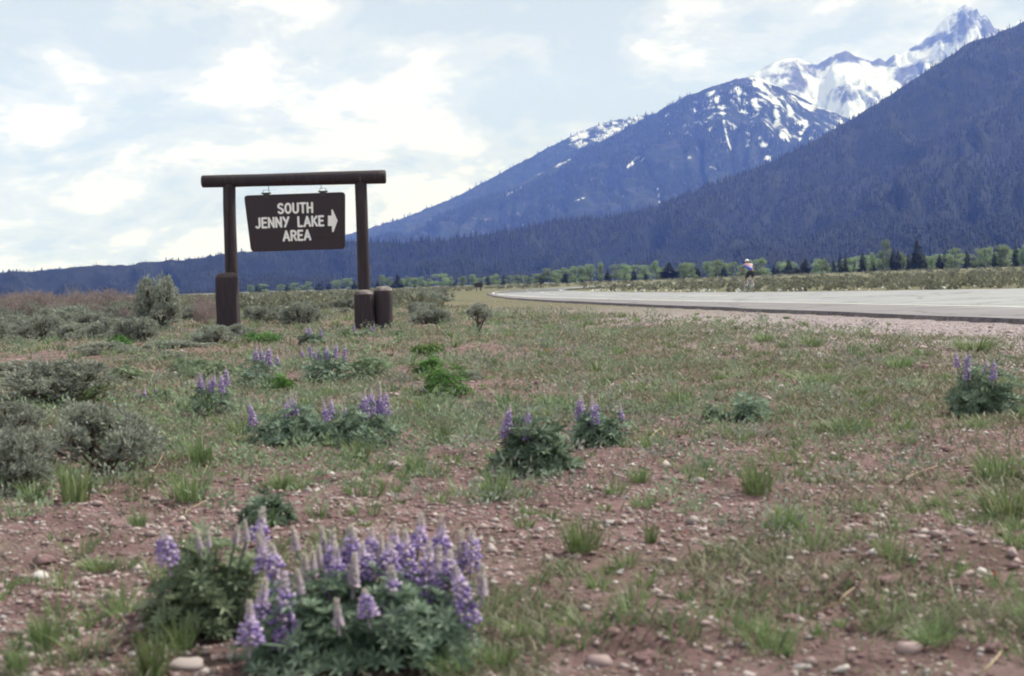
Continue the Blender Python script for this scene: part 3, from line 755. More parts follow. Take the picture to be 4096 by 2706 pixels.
    def slab(mb):
        o = rounded(cor, .075); n = len(o); c = o.mean(0); th = .065
        rim = c + (o - c) * 0.988
        fr = rim + [0, -th / 2, 0]; f2 = o + [0, -th / 2 + .008, 0]; bk2 = o + [0, th / 2 - .008, 0]; bk = rim + [0, th / 2, 0]
        V = np.concatenate([fr, f2, bk2, bk, [c + [0, -th / 2, 0]], [c + [0, th / 2, 0]]])
        F = [[k * n + j, (k + 1) * n + j, (k + 1) * n + (j + 1) % n, k * n + (j + 1) % n] for k in range(3) for j in range(n)]
        mb.add(V, F); mb.n -= len(V); mb.V.pop(); mb.T.pop()
        mb.add(V, [[4 * n, j, (j + 1) % n] for j in range(n)] + [[4 * n + 1, 3 * n + (j + 1) % n, 3 * n + j] for j in range(n)])
    bd = bpart('board', MAT['board'], slab)
    # the joint between the two planks of the board shows as a fine crack
    def seam(mb):
        for q in range(8):
            x0 = 1010 + q * 36; p = sp(*C1(x0, 683 - q * 1.2), -.0637); p2 = sp(*C1(x0 + 37, 682 - q * 1.2), -.0637)
            mb.add([p + [0, 0, -.003], p2 + [0, 0, -.003], p2 + [0, 0, .003], p + [0, 0, .003]], [[0, 1, 2, 3]])
    bpart('plank_joint', mc, seam, bd)
    # routed round-nosed letters
    def arc(cx, cy, rx, ry, a0, a1, n=14): t = np.radians(np.linspace(a0, a1, n)); return np.stack([cx + rx * np.cos(t), cy + ry * np.sin(t)], 1)
    G = {
        'S': (.58, [np.concatenate([arc(.29, .74, .26, .26, 35, 200, 12), [[.2, .56]], [[.38, .46]], arc(.29, .26, .28, .26, 20, -150, 12)])]),
        'O': (.66, [arc(.33, .5, .31, .5, 90, 450, 28)]),
        'U': (.62, [np.concatenate([[[.03, 1]], arc(.31, .30, .28, .30, 180, 360, 14), [[.59, 1]]])]),
        'T': (.58, [[[0, 1], [.58, 1]], [[.29, 1], [.29, 0]]]),
        'H': (.58, [[[.02, 1], [.02, 0]], [[.56, 1], [.56, 0]], [[.02, .5], [.56, .5]]]),
        'J': (.50, [np.concatenate([[[.46, 1]], arc(.24, .26, .22, .26, 0, -140, 12)]), ]),
        'E': (.50, [[[.5, 1], [.02, 1], [.02, 0], [.5, 0]], [[.02, .52], [.42, .52]]]),
        'N': (.60, [[[.02, 0], [.02, 1], [.58, 0], [.58, 1]]]),
        'Y': (.62, [[[0, 1], [.30, .48]], [[.60, 1], [.16, 0]]]),
        'L': (.48, [[[.02, 1], [.02, 0], [.48, 0]]]),
        'A': (.66, [[[0, 0], [.33, 1], [.66, 0]], [[.12, .32], [.54, .32]]]),
        'K': (.56, [[[.02, 1], [.02, 0]], [[.54, 1], [.03, .42]], [[.18, .56], [.56, 0]]]),
        'R': (.56, [[[.02, 0], [.02, 1]], np.concatenate([[[.02, 1]], arc(.28, .75, .26, .25, 90, -90, 10), [[.02, .5]]]), [[.26, .5], [.56, 0]]]),
    }
    def word(text, xl, yl, xr, yr, hpx):
        A = sp(*C1(xl, yl), -.064); B = sp(*C1(xr, yr), -.064); H = hpx * .45917 * s - .036
        gap = .26; tot = sum(G[ch][0] for ch in text) + gap * (len(text) - 1)
        ux = (B - A); W = np.linalg.norm(ux); ux = ux / W; uz = np.array([-ux[2], 0, ux[0]])
        kx = (W - .036) / tot; x = .018
        for ch in text:
            w, strokes = G[ch]
            mb = MB()
            for st in strokes:
                st = np.asarray(st, float)
                q = [st[0]]
                for e in st[1:]: q.append(e)
                q = np.array(q)
                P = A + np.outer(x + q[:, 0] * kx, ux) + np.outer(.018 + q[:, 1] * H, uz)
                r = .0185
                # flat-topped stroke, rounded at its ends
                for i in range(len(P) - 1):
                    a_, b_ = P[i], P[i + 1]; dd = norm(b_ - a_); sd = np.array([-dd[2], 0, dd[0]])
                    tt = np.linspace(-90, 90, 7)
                    ringp = [b_ + r * (math.cos(R(t)) * dd - math.sin(R(t)) * sd) for t in tt] + [a_ + r * (-math.cos(R(t)) * dd + math.sin(R(t)) * sd) for t in tt]
                    ringp = np.array(ringp); n = len(ringp); lift = -.004 - .0006 * (len(mb.V) % 7)
                    V = np.concatenate([ringp + [0, .002, 0], ringp + [0, lift, 0], [(a_ + b_) / 2 + [0, lift, 0]]])
                    mb.add(V, [[j, (j + 1) % n, n + (j + 1) % n, n + j] for j in range(n)])
                    mb.F.append(np.array([[2 * n, n + j, n + (j + 1) % n] for j in range(n)]) + mb.n - len(V)); mb.M.append(np.zeros(n, int))
            mb.V = [v - bo for v in mb.V]; mb.build('letter', MAT['white'], board, False)
            x += (w + gap) * kx
    word('SOUTH', 718, 475, 1032, 465, 97)
    word('JENNY', 522, 602, 828, 589, 97)
    word('LAKE', 893, 589, 1128, 580, 97)
    word('AREA', 765, 713, 1014, 703, 97)
    def arrow(mb):
        pts = [(1158, 487), (1190, 486), (1188, 435), (1199, 433), (1242, 530), (1207, 629), (1195, 629), (1192, 577), (1158, 577)]
        o = np.array([sp(*C1(*p), -.064) for p in pts]); n = len(o)
        f = o + [0, -.006, 0]; V = np.concatenate([o + [0, .002, 0], f]); c1 = sp(*C1(1175, 531), -.07); c2 = sp(*C1(1212, 531), -.07)
        mb.add(V, [[j, (j + 1) % n, n + (j + 1) % n, n + j] for j in range(n)])
        mb.add(np.concatenate([f, [c1, c2]]), [[9, 0, 1], [9, 1, 7], [9, 7, 8], [9, 8, 0], [10, 1, 2], [10, 2, 3], [10, 3, 4], [10, 4, 5], [10, 5, 6], [10, 6, 7], [10, 7, 1]])
    bpart('arrow', MAT['white'], arrow)
    for (x0, x1, y0, y1, hx) in ((580, 662, 288, 326, 640), (1075, 1156, 272, 312, 1098)):
        def br(mb):
            p0 = sp(*C1(x0, y0), -.03); p1 = sp(*C1(x1, y1), -.03); c = (p0 + p1) / 2
            box(mb, (c[0], c[1], p0[2] - .012), (abs(p1[0] - p0[0]), .085, .022))
            for sd in (-1, 1):
                box(mb, (c[0], c[1] + sd * .038, c[2] - .012), (abs(p1[0] - p0[0]) * .62, .008, abs(p0[2] - p1[2]) * 1.0))
        bpart('bracket', MAT['iron'], br)
        def hk(mb):
            b0 = sp(*C1(hx, 222), -.0); b1 = sp(*C1(hx + 2, y0 - 20), -.0)
            tube(mb, [b0, (b0 + b1) / 2, b1], .006, 6)
            q = [sp(*C1(x, y), -.02) for x, y in ((x0 + 10, y0 + 4), (x0 + 14, y0 - 20), (x0 + 22, y0 - 24), (x0 + 58, y0 - 24), (x0 + 66, y0 - 18), (x0 + 66, y0 + 4))]
            tube(mb, q, .0055, 6)
        bpart('hook', MAT['iron'], hk, smooth=True)
    tag(board, 'brown hanging board with white letters SOUTH JENNY LAKE AREA and an arrow', 'sign')
build_sign()

# ------------------------------------------------------------------ small signs along the road
def small_sign(cx, ytop, ybot, yleg, wpx, Y, label):
    s = Y / FPX; base = at_y(cx, yleg, Y); g = float(gz(base[0], Y))
    root = empty('road_sign', (base[0], Y, g)); w = wpx * s; zt = at_y(cx, ytop, Y)[2] - g; zb = at_y(cx, ybot, Y)[2] - g
    mb = MB(); box(mb, (0, 0, (zt + zb) / 2), (w, .06, zt - zb)); mb.build('board', MAT['board'], root, False)
    for sx in ((-.25, .25) if wpx > 20 else (0,)):
        mb = MB(); log_mesh(mb, [(sx * w, .07, -.2), (sx * w, .07, zt - .04)], [.055, .05], 10); mb.build('post', MAT['wood'], root)
    tag(root, label, 'sign')
small_sign(1915, 1132, 1150, 1166, 33, 175, 'low dark brown rectangular board on two posts beside the road bend')
small_sign(2164, 1131, 1138, 1146, 10, 205, 'tiny dark marker sign on one post beyond the road bend')

# ------------------------------------------------------------------ cyclist and bicycle
def skin_mesh(name, verts, edges, radii, mat, parent, sub=2, root=0):
    me = bpy.data.meshes.new(name); me.from_pydata([tuple(v) for v in verts], edges, []); me.update()
    o = link(name, me)
    md = o.modifiers.new('skin', 'SKIN'); md.use_smooth_shade = True
    if not me.skin_vertices: 
        bm = bmesh.new(); bm.from_mesh(me); bm.verts.layers.skin.verify(); bm.to_mesh(me); bm.free()
    for i, r in enumerate(radii):
        r = r if isinstance(r, tuple) else (r, r)
        me.skin_vertices[0].data[i].radius = r; me.skin_vertices[0].data[i].use_root = (i == root)
    sb = o.modifiers.new('sub', 'SUBSURF'); sb.levels = sub; sb.render_levels = sub
    dg = bpy.context.evaluated_depsgraph_get()
    nm = bpy.data.meshes.new_from_object(o.evaluated_get(dg)); nm.name = name
    bpy.data.objects.remove(o); bpy.data.meshes.remove(me)
    nm.materials.clear(); nm.materials.append(mat)
    for p in nm.polygons: p.use_smooth = True
    return link(name, nm, parent)
def build_cyclist():
    P = at_y(3000, 1167, 70.0); P[2] = 0.0
    rz = R(9)
    def place(o): o.location = (P[0], P[1], .015); o.rotation_euler = (0, 0, rz)
    skin = plain_mat('skin', (.30, .17, .13), 0.6, 0.1); black = plain_mat('black_lycra', (.012, .011, .014), 0.6, 0.1)
    whitec = plain_mat('white_cloth', (.75, .75, .76), 0.7, 0.08); shoe = plain_mat('dark_shoe', (.04, .035, .04), 0.5, 0.1)
    helm = plain_mat('white_helmet_shell', (.72, .71, .72), 0.35, 0.06); rub = plain_mat('black_tyre_rubber', (.02, .02, .02), 0.7, 0.1)
    alloy = plain_mat('bare_alloy', (.55, .55, .57), 0.35, 0.1, 8, 0.8); frm = plain_mat('frame_paint', (.35, .36, .42), 0.35, 0.05)
    jm, N, L, b = new_mat('jersey_print'); sx = N.new('ShaderNodeSeparateXYZ'); L.new(coords(N), sx.inputs[0])
    f = mth(N, L, 'ADD', sx.outputs[2], mth(N, L, 'MULTIPLY', sx.outputs[0], 0.35))
    c = ramp_node(N, L, mth(N, L, 'SUBTRACT', f, 0.7), [(0.0, (.04, .07, .36)), (.50, (.05, .10, .42)), (.54, (.22, .26, .55)), (.59, (.50, .34, .46)), (.65, (.40, .15, .16)), (.72, (.42, .40, .43))])
    L.new(c, b.inputs['Base Color']); b.inputs['Roughness'].default_value = 0.7

    per = empty('person'); place(per)
    # one continuous body: pelvis 0, spine, neck, head, arms, legs
    V = [(0, -.17, 1.00), (0, -.10, 1.14), (0, .04, 1.27), (0, .17, 1.35), (0, .27, 1.41), (0, .33, 1.46), (0, .36, 1.54)]
    E = [(0, 1), (1, 2), (2, 3), (3, 4), (4, 5), (5, 6)]
    Rr = [(.15, .12), (.14, .11), (.155, .115), (.15, .10), (.062, .062), (.075, .09), (.07, .085)]
    hands = {}
    for s in (-1, 1):
        k = len(V)
        lean = -.05 if s < 0 else .0
        V += [(s * .19, .17, 1.35), (s * .245 + lean, .26, 1.10), (s * .235 + lean, .44, .95), (s * .235 + lean, .50, .90)]
        E += [(3, k), (k, k + 1), (k + 1, k + 2), (k + 2, k + 3)]; Rr += [.062, .046, .032, .034]
        hands[s] = V[-1]
        hx = s * .095; k = len(V)
        fy = .17 if s < 0 else -.15
        knee = (s * .12, .24, .66) if s < 0 else (s * .12, .10, .58)
        V += [(hx, -.13, .95), (s * .11, (-.13 + knee[1]) / 2, (.95 + knee[2]) / 2), knee, (s * .12, (knee[1] + fy - .06) / 2 - .03, (knee[2] + .33) / 2 + .02), (s * .12, fy - .09, .33), (s * .12, fy + .07, .265)]
        E += [(0, k), (k, k + 1), (k + 1, k + 2), (k + 2, k + 3), (k + 3, k + 4), (k + 4, k + 5)]; Rr += [.095, .085, .058, .055, .036, (.042, .03)]
    skin_mesh('body', V, E, Rr, skin, per)
    # five short fingers per hand closed round the bar drops
    for s in (-1, 1):
        h = np.array(hands[s])
        for q in range(5):
            o = h + np.array([-.0 * s, .02 - .012 * q, .03 - .018 * q]) if q else h + np.array([-s * .02, .0, .03])
            d = np.array([-s * .03, .035 - .004 * q, -.012]) if q else np.array([-s * .02, .03, .02])
            mb = MB(); tube(mb, [o, o + d, o + d + np.array([s * .004, .012, -.03])], [.011, .010, .007], 6); mb.build('finger', skin, per)
    # helmet
    mb = MB(); n = 16; rows = 6
    VV = []; hc = np.array([0, .345, 1.545])
    for i in range(rows + 1):
        a = i / rows * math.pi * .55
        for j in range(n):
            t = 2 * math.pi * j / n; VV.append(hc + [.098 * math.sin(a) * math.cos(t), .125 * math.sin(a) * math.sin(t), .10 * math.cos(a)])
    mb.add(VV, [[i * n + j, (i + 1) * n + j, (i + 1) * n + (j + 1) % n, i * n + (j + 1) % n] for i in range(rows) for j in range(n)])
    mb.build('helmet', helm, per)
    hr = plain_mat('brown_hair', (.10, .06, .045), 0.8, 0.2)
    mb = MB(); tube(mb, [(0, .285, 1.47), (0, .275, 1.52), (0, .29, 1.56)], [.045, .066, .06], 10); mb.build('hair', hr, per)
    for s in (-1, 1):
        mb = MB(); tube(mb, [(s * .083, .34, 1.465), (s * .094, .335, 1.49), (s * .086, .33, 1.515)], [.01, .016, .011], 6); mb.build('ear', skin, per)
    # jersey and shorts follow the body, a finger's breadth larger
    JV = [(0, -.16, 1.03), (0, -.08, 1.15), (0, .04, 1.275), (0, .17, 1.355), (0, .235, 1.395), (-.19, .17, 1.35), (-.24, .215, 1.21), (.19, .17, 1.35), (.225, .21, 1.21)]
    skin_mesh('jersey', JV, [(0, 1), (1, 2), (2, 3), (3, 4), (3, 5), (5, 6), (3, 7), (7, 8)], [(.158, .125), (.152, .122), (.168, .13), (.165, .115), (.075, .075), .075, .066, .075, .066], jm, per)
    SV = [(0, -.17, 1.0), (0, -.12, 1.09), (-.1, -.12, .93), (-.115, .07, .79), (-.12, .15, .73), (.1, -.12, .93), (.115, .0, .76), (.12, .05, .67)]
    skin_mesh('shorts', SV, [(0, 1), (0, 2), (2, 3), (3, 4), (0, 5), (5, 6), (6, 7)], [(.165, .135), (.155, .12), .108, .088, .075, .108, .088, .075], black, per)
    for s, fy in ((-1, .17), (1, -.15)):
        skin_mesh('sock', [(s * .12, fy - .10, .43), (s * .12, fy - .09, .36), (s * .12, fy - .08, .31)], [(0, 1), (1, 2)], [.05, .044, .046], whitec, per, 1)
        skin_mesh('shoe', [(s * .12, fy - .11, .285), (s * .12, fy, .275), (s * .12, fy + .10, .262)], [(0, 1), (1, 2)], [(.046, .04), (.05, .034), (.04, .026)], shoe, per, 1)
    tag(per, 'cyclist in white helmet, white red and blue jersey and black shorts bent over the handlebars', 'person')

    bk = empty('bicycle'); place(bk)
    for yc in (-.42, .58):
        w = empty('wheel'); w.parent = bk
        for nm, rad, tr, mt in (('tyre', .325, .014, rub), ('rim', .305, .010, alloy)):
            a = np.linspace(0, 2 * math.pi, 33); mb = MB(); tube(mb, np.stack([0 * a, yc + rad * np.cos(a), .338 + rad * np.sin(a)], 1), tr, 6, cap=False); mb.build(nm, mt, w)
        mb = MB()
        for q in range(18):
            t = q / 18 * 2 * math.pi; sd = .03 * (-1) ** q
            tube(mb, [(sd, yc, .338), (0, yc + .30 * math.cos(t), .338 + .30 * math.sin(t))], .0018, 3, cap=False)
        tube(mb, [(-.05, yc, .338), (.05, yc, .338)], .018, 8); sp_ = mb.build('spokes', alloy, w); sp_['kind'] = 'stuff'
    BB = (0, 0, .27); ST = (0, -.17, .80); HT = (0, .44, .84); HB = (0, .48, .70); RW = (0, -.42, .338)
    mb = MB()
    for a, b in ((BB, ST), (ST, HT), (BB, HB), (HT, HB)): tube(mb, [a, b], .016, 8)
    for s in (-.045, .045): tube(mb, [BB, (s, -.42, .338)], .009, 6); tube(mb, [(0, -.17, .79), (s, -.42, .338)], .008, 6); tube(mb, [HB, (s, .51, .6), (s, .58, .338)], .011, 6)
    mb.build('frame', frm, bk)
    mb = MB(); tube(mb, [ST, (0, -.19, .92)], .013, 8); mb.build('seat_post', alloy, bk)
    mb = MB()
    VV = []; 
    for yy, wd in ((-.30, .03), (-.29, .068), (-.22, .07), (-.12, .035), (-.02, .018), (.0, .012)):
        VV += [(-wd, yy, .925), (-wd * .7, yy, .95), (wd * .7, yy, .95), (wd, yy, .925)]
    mb.add(VV, [[i * 4 + j, i * 4 + j + 1, i * 4 + j + 5, i * 4 + j + 4] for i in range(5) for j in range(3)] + [[i * 4 + 3, i * 4, i * 4 + 4, i * 4 + 7] for i in range(5)]); mb.build('saddle', rub, bk)
    mb = MB(); tube(mb, [HT, (0, .47, .93), (0, .53, .94)], .013, 8)
    for s in (-1, 1): tube(mb, [(0, .53, .94), (s * .18, .53, .94), (s * .22, .60, .93), (s * .22, .63, .87), (s * .22, .58, .82), (s * .22, .46, .82)], .012, 8)
    mb.build('handlebar', rub, bk)
    mb = MB()
    a = np.linspace(0, 2 * math.pi, 25); tube(mb, np.stack([0 * a + .045, .1 * np.cos(a), .27 + .1 * np.sin(a)], 1), .006, 5, cap=False)
    for s, fy in ((-1, .17), (1, -.17)): tube(mb, [(0, 0, .27), (s * .07, 0, .27), (s * .075, fy, .25), (s * .14, fy, .25)], .010, 6)
    mb.build('crankset', alloy, bk)
    tag(bk, 'slim road bicycle ridden away along the far road edge', 'bicycle')
build_cyclist()

# ------------------------------------------------------------------ sagebrush
def sage_proto(name, lobes, tips, tuft, leaf, tall=1.0, spread=1.0, trunk=0.0, mat='sage', fill=0.55):
    """woody stems forking into lobes, each lobe crowded with upright grey leaf tufts; about 1 m wide, 0.75 m tall"""
    st = MB(); fo = MB()
    C = []
    for k in range(lobes):
        a = rng.uniform(0, 2 * math.pi); r = math.sqrt(rng.uniform(0.02, 1)) * .36 * spread
        h = rng.uniform(.07, .28) if k % 2 == 0 and trunk == 0 else (0.30 + 0.30 * (1 - (r / .36 / spread) ** 2) * rng.uniform(.7, 1.15)); h *= tall; r = max(r, .24 * spread) * 1.2 if k % 2 == 0 and trunk == 0 else r
        C.append((r * math.cos(a), r * math.sin(a), h + trunk, rng.uniform(.13, .21)))
    for cx, cy, cz, cr in C:
        j = rng.normal(size=3) * .05
        tube(st, [(rng.normal() * .02, rng.normal() * .02, -.05), (cx * .35 + j[0], cy * .35 + j[1], cz * .35 + trunk * .4), (cx * .8, cy * .8, cz * .75), (cx, cy, cz)], [.022, .016, .010, .006], 5, cap=False)
        n = tips
        d = rand_dir(n, .35); rr = cr * rng.uniform(.25, 1.0, (n, 1)) ** .45
        T = np.array([cx, cy, cz]) + d * rr * np.array([1.1, 1.1, .85 * tall])
        T[:, 2] = np.maximum(T[:, 2], .03 + trunk * .8)
        for q in range(0, n, 3):
            m_ = np.array([cx, cy, cz]) * .75 + T[q] * .25
            tube(st, [np.array([cx * .8, cy * .8, cz * .7]), m_, T[q]], [.006, .004, .002], 3, cap=False)
        k = tuft
        P = np.repeat(T, k, 0) + rng.normal(size=(n * k, 3)) * .016
        up = np.repeat(norm(d + np.array([0, 0, .8])), k, 0)
        D = norm(up + rng.normal(size=(n * k, 3)) * .55) * (leaf * rng.uniform(.6, 1.3, (n * k, 1)))
        S = perp(D) * (leaf * .17)
        tt = np.clip(np.repeat(rng.uniform(.15, .85, n), k) + rng.normal(size=n * k) * .15, 0, 1)
        leaves(fo, P, D, S, 0, tt)
    return name, st.mesh(name + '_stems', MAT['bark']), fo.mesh(name + '_foliage', MAT[mat])
SAGE = [sage_proto('sagebrush', 17, 46, 9, .055), sage_proto('sagebrush', 15, 46, 9, .055, .75, 1.15), sage_proto('sagebrush', 18, 42, 9, .055, 1.15, .9),
        sage_proto('sagebrush', 14, 50, 9, .05, .55, 1.3), sage_proto('sagebrush', 16, 44, 9, .055, 1.0, 1.05)]
SAGE_TREE = sage_proto('sagebrush', 9, 46, 9, .055, 1.0, .8, .22)
SAGE_SMALL = [sage_proto('sagebrush', 8, 16, 6, .09), sage_proto('sagebrush', 7, 16, 6, .09, .7, 1.2), sage_proto('sagebrush', 9, 14, 6, .09, 1.2, .9)]
BG = 'sagebrush shrubs on the flat'
def put_plant(proto, x, y, sx, sz, label, cat, group=None, rz=None, parts=('stems', 'foliage')):
    nm, me_s, me_f = proto
    root = empty(nm, (x, y, float(gz(x, y)) - .01), rng.uniform(0, 6.28) if rz is None else rz)
    root.scale = (sx, sx, sz)
    for pn, me in zip(parts, (me_s, me_f)):
        if me is not None: link(pn, me, root)
    return tag(root, label, cat, group)
def px_bush(proto, px, ytop, ybot, wpx, label, group=None, cat='shrub', protoW=.86, protoH=.62, push=.45):
    """stand a plant where its foot meets the ground, with its real width and height"""
    g = on_ground(px, ybot); Y = g[1]; s = Y / FPX
    w = wpx * s; h = (ybot - ytop) * s
    n = g[:2] / np.linalg.norm(g[:2]); c = g[:2] + n * w * push
    k = np.linalg.norm(c) / np.linalg.norm(g[:2])
    return put_plant(proto, c[0], c[1], w * k / protoW, h * k / protoH, label, cat, group)
px_bush(SAGE[0], 270, 1452, 1625, 390, 'wide sagebrush with a dark hollow underside and grass round its foot', push=.3)
px_bush(SAGE[4], 415, 1640, 1900, 400, 'broad grey-green sagebrush, deep shade under its front, beside wide grass blades', push=.3)
px_bush(SAGE[2], 60, 1750, 1990, 320, 'ragged sagebrush next to the broad one, with grass growing through it', push=.3)
px_bush(SAGE[1], 40, 1590, 1735, 230, 'small pale sagebrush behind the ragged sagebrush', push=.3)
px_bush(SAGE[3], 90, 1408, 1490, 330, 'low spreading sagebrush beyond the dark hollow one', push=.3)
px_bush(SAGE[2], 637, 1138, 1325, 180, 'tall rounded sagebrush standing above the thicket', push=.3)
px_bush(SAGE_TREE, 1915, 1218, 1342, 135, 'small sagebrush shaped like a tree on a single bare stem', push=.3, protoH=.95)
px_bush(SAGE[0], 860, 1300, 1378, 150, 'rounded sagebrush at the foot of the tall upright with the crack', push=.3)
px_bush(SAGE[4], 965, 1295, 1350, 90, 'small sagebrush beside the ground stub of the cracked upright', push=.3)
px_bush(SAGE[3], 690, 1345, 1392, 220, 'flat mat of sagebrush on bare soil near the cracked upright', push=.3)
px_bush(SAGE[1], 420, 1360, 1420, 200, 'low sagebrush with white flowers by a green herb', push=.3)
px_bush(SAGE[4], 690, 1395, 1432, 90, 'small round sagebrush alone on the stony soil', push=.3)
px_bush(SAGE[0], 1700, 1232, 1290, 95, 'dark rounded sagebrush beyond the pair of ground stubs', push=.3)
px_bush(SAGE[2], 1210, 1225, 1308, 150, 'sagebrush standing in the open under the hanging board', push=.3)
px_bush(SAGE[3], 1890, 1460, 1520, 90, 'small grey shrub behind the bright green dome plant', push=.3)
px_bush(SAGE[1], 1930, 1590, 1640, 60, 'tiny silver sagebrush sprig in front of the green dome plant', push=.3)
def sized(f): return 'small' if f < .33 else 'middling' if f < .67 else 'large'
def zone_label(px, f):
    return sized(f) + ' sagebrush on the flat ' + ('between the thicket and the cracked upright' if px < 1000 else 'seen under the hanging board between the uprights' if px < 1420 else 'beyond the paired ground stubs toward the road bend')
# the thicket along the left and the open flat behind the sign
def band(count, x0, x1, y0, y1, h, w, label, group, protos, dens=None):
    k = 0
    while k < count:
        px = rng.uniform(x0, x1); py = rng.uniform(y0, y1)
        if dens and rng.uniform() > dens(px, py): continue
        hh = rng.uniform(*h); g = on_ground(px, py)
        if XL(g[1]) - g[0] < 3.0 or (px > 1780 and py > 1195) or (py > 1250 and (1320 < px < 1650 or 790 < px < 1010)) or (px > 1930): continue
        ww = hh * rng.uniform(*w)
        put_plant(protos[rng.integers(len(protos))], g[0], g[1], ww, hh / .75, label(px, (hh - h[0]) / (h[1] - h[0])) if callable(label) else label, 'shrub', group); k += 1
band(70, -80, 640, 1272, 1338, (.36, .60), (1.2, 1.9), lambda px, f: sized(f) + ' grey-green sagebrush in the thicket ' + ('toward the tall rounded sagebrush' if px > 330 else 'below the reddish bare twigs'), 'sagebrush thicket', SAGE, None)
band(26, -60, 620, 1335, 1372, (.25, .42), (1.2, 1.8), lambda px, f: sized(f) + ' low sagebrush along the front of the thicket ' + ('near the green herb' if px > 330 else 'above the spreading sagebrush'), 'low sagebrush in front of the thicket', SAGE, None)
band(90, 640, 1860, 1200, 1300, (.22, .46), (1.1, 1.7), zone_label, BG, SAGE, lambda a, b: .35 + .65 * (fbm(a * .01, b * .03, 3, 19) > .5))
band(70, 620, 2020, 1183, 1210, (.35, .65), (1.2, 1.9), 'sagebrush on the open flat well beyond the log sign', 'far sagebrush', SAGE_SMALL)

# far sage: too many to count
def far_sage():
    mb = MB(); n = 9800
    d = np.exp(rng.uniform(math.log(45), math.log(520), n)); a = rng.uniform(R(-32), R(32), n)
    x = np.sin(a) * d; y = np.cos(a) * d
    near = (x > XL(y) - 2.2) & (x < XR(y) + 1.8) & (y < 290)
    patch = fbm(x * .02, y * .02, 3, 23) + rng.uniform(-.2, .2, n)
    near |= (x < XL(y)) & (XL(y) - x < 4.5 + 5 * fbm(x * .12, y * .05, 3, 29)) & (y < 190)
    k = ~near & (patch > .38); x = x[k]; y = y[k]; d = d[k]
    z = gz(x, y, False)
    h = rng.uniform(.22, .5, len(x)) * (1 + d / 900); w = h * rng.uniform(.8, 1.5, len(x)) * (1 + d / 500)
    q = 20
    u = rand_dir(len(x) * q, .5); u[:, 2] = np.abs(u[:, 2])
    P = np.repeat(np.stack([x, y, z], 1), q, 0) + u * np.repeat(np.stack([w * .5, w * .5, h * .8], 1), q, 0) * rng.uniform(.3, 1, (len(u), 1))
    D = norm(u + rng.normal(size=u.shape) * .5 + [0, 0, .5]) * np.repeat(h * .38, q)[:, None]
    S = perp(D) * np.repeat(h * .13 + w * .03, q)[:, None]
    tt = np.clip(np.repeat(rng.uniform(.1, .9, len(x)), q) + rng.normal(size=len(P)) * .2, 0, 1)
    leaves(mb, P, D, S, 0, tt)
    tag(mb.build('sage_scrub', MAT['sage_far'], smooth=False), 'low grey-green sage scrub covering the flat out to the trees', 'scrub', kind='stuff')
far_sage()

# reddish leafless shrubs behind the thicket
def twig_proto():
    mb = MB()
    for k in range(46):
        a = rng.uniform(0, 6.28); r = rng.uniform(0, .55); b = np.array([r * .4 * math.cos(a), r * .4 * math.sin(a), 0]); t = np.array([r * math.cos(a), r * math.sin(a), rng.uniform(.7, 1.0)])
        m_ = (b + t) / 2 + rng.normal(size=3) * .04
        tube(mb, [b, m_, t], [.008, .006, .003], 3, cap=False)
        for q in range(6):
            s = b + (t - b) * rng.uniform(.35, .95); tube(mb, [s, s + np.array([rng.normal() * .09, rng.normal() * .09, rng.uniform(.06, .2)])], [.004, .002], 3, cap=False)
    return mb.mesh('bare_twigs', MAT['twig'])
TW = [twig_proto() for _ in range(3)]
for i in range(64):
    px = rng.uniform(-120, 900) if i > 26 else rng.uniform(-100, 560); g = on_ground(px, rng.uniform(1262, 1285) if i < 46 else rng.uniform(1285, 1325)); Y = g[1]
    o = link('bare_shrub', TW[i % 3]); h = rng.uniform(.55, .92) * (1 if px < 560 else .72) * (1 if i < 46 else .75)
    o.location = (g[0], g[1], float(gz(g[0], g[1]))); o.scale = (h * 1.3, h * 1.3, h); o.rotation_euler = (0, 0, rng.uniform(0, 6.28))
    tag(o, ('taller' if h > .88 else 'lower') + ' leafless reddish shrub with upright twigs ' + ('growing inside the sage thicket' if i >= 46 and px < 560 else 'behind the sage thicket' if px < 560 else 'between thicket and cracked upright'), 'shrub', 'reddish bare shrubs')

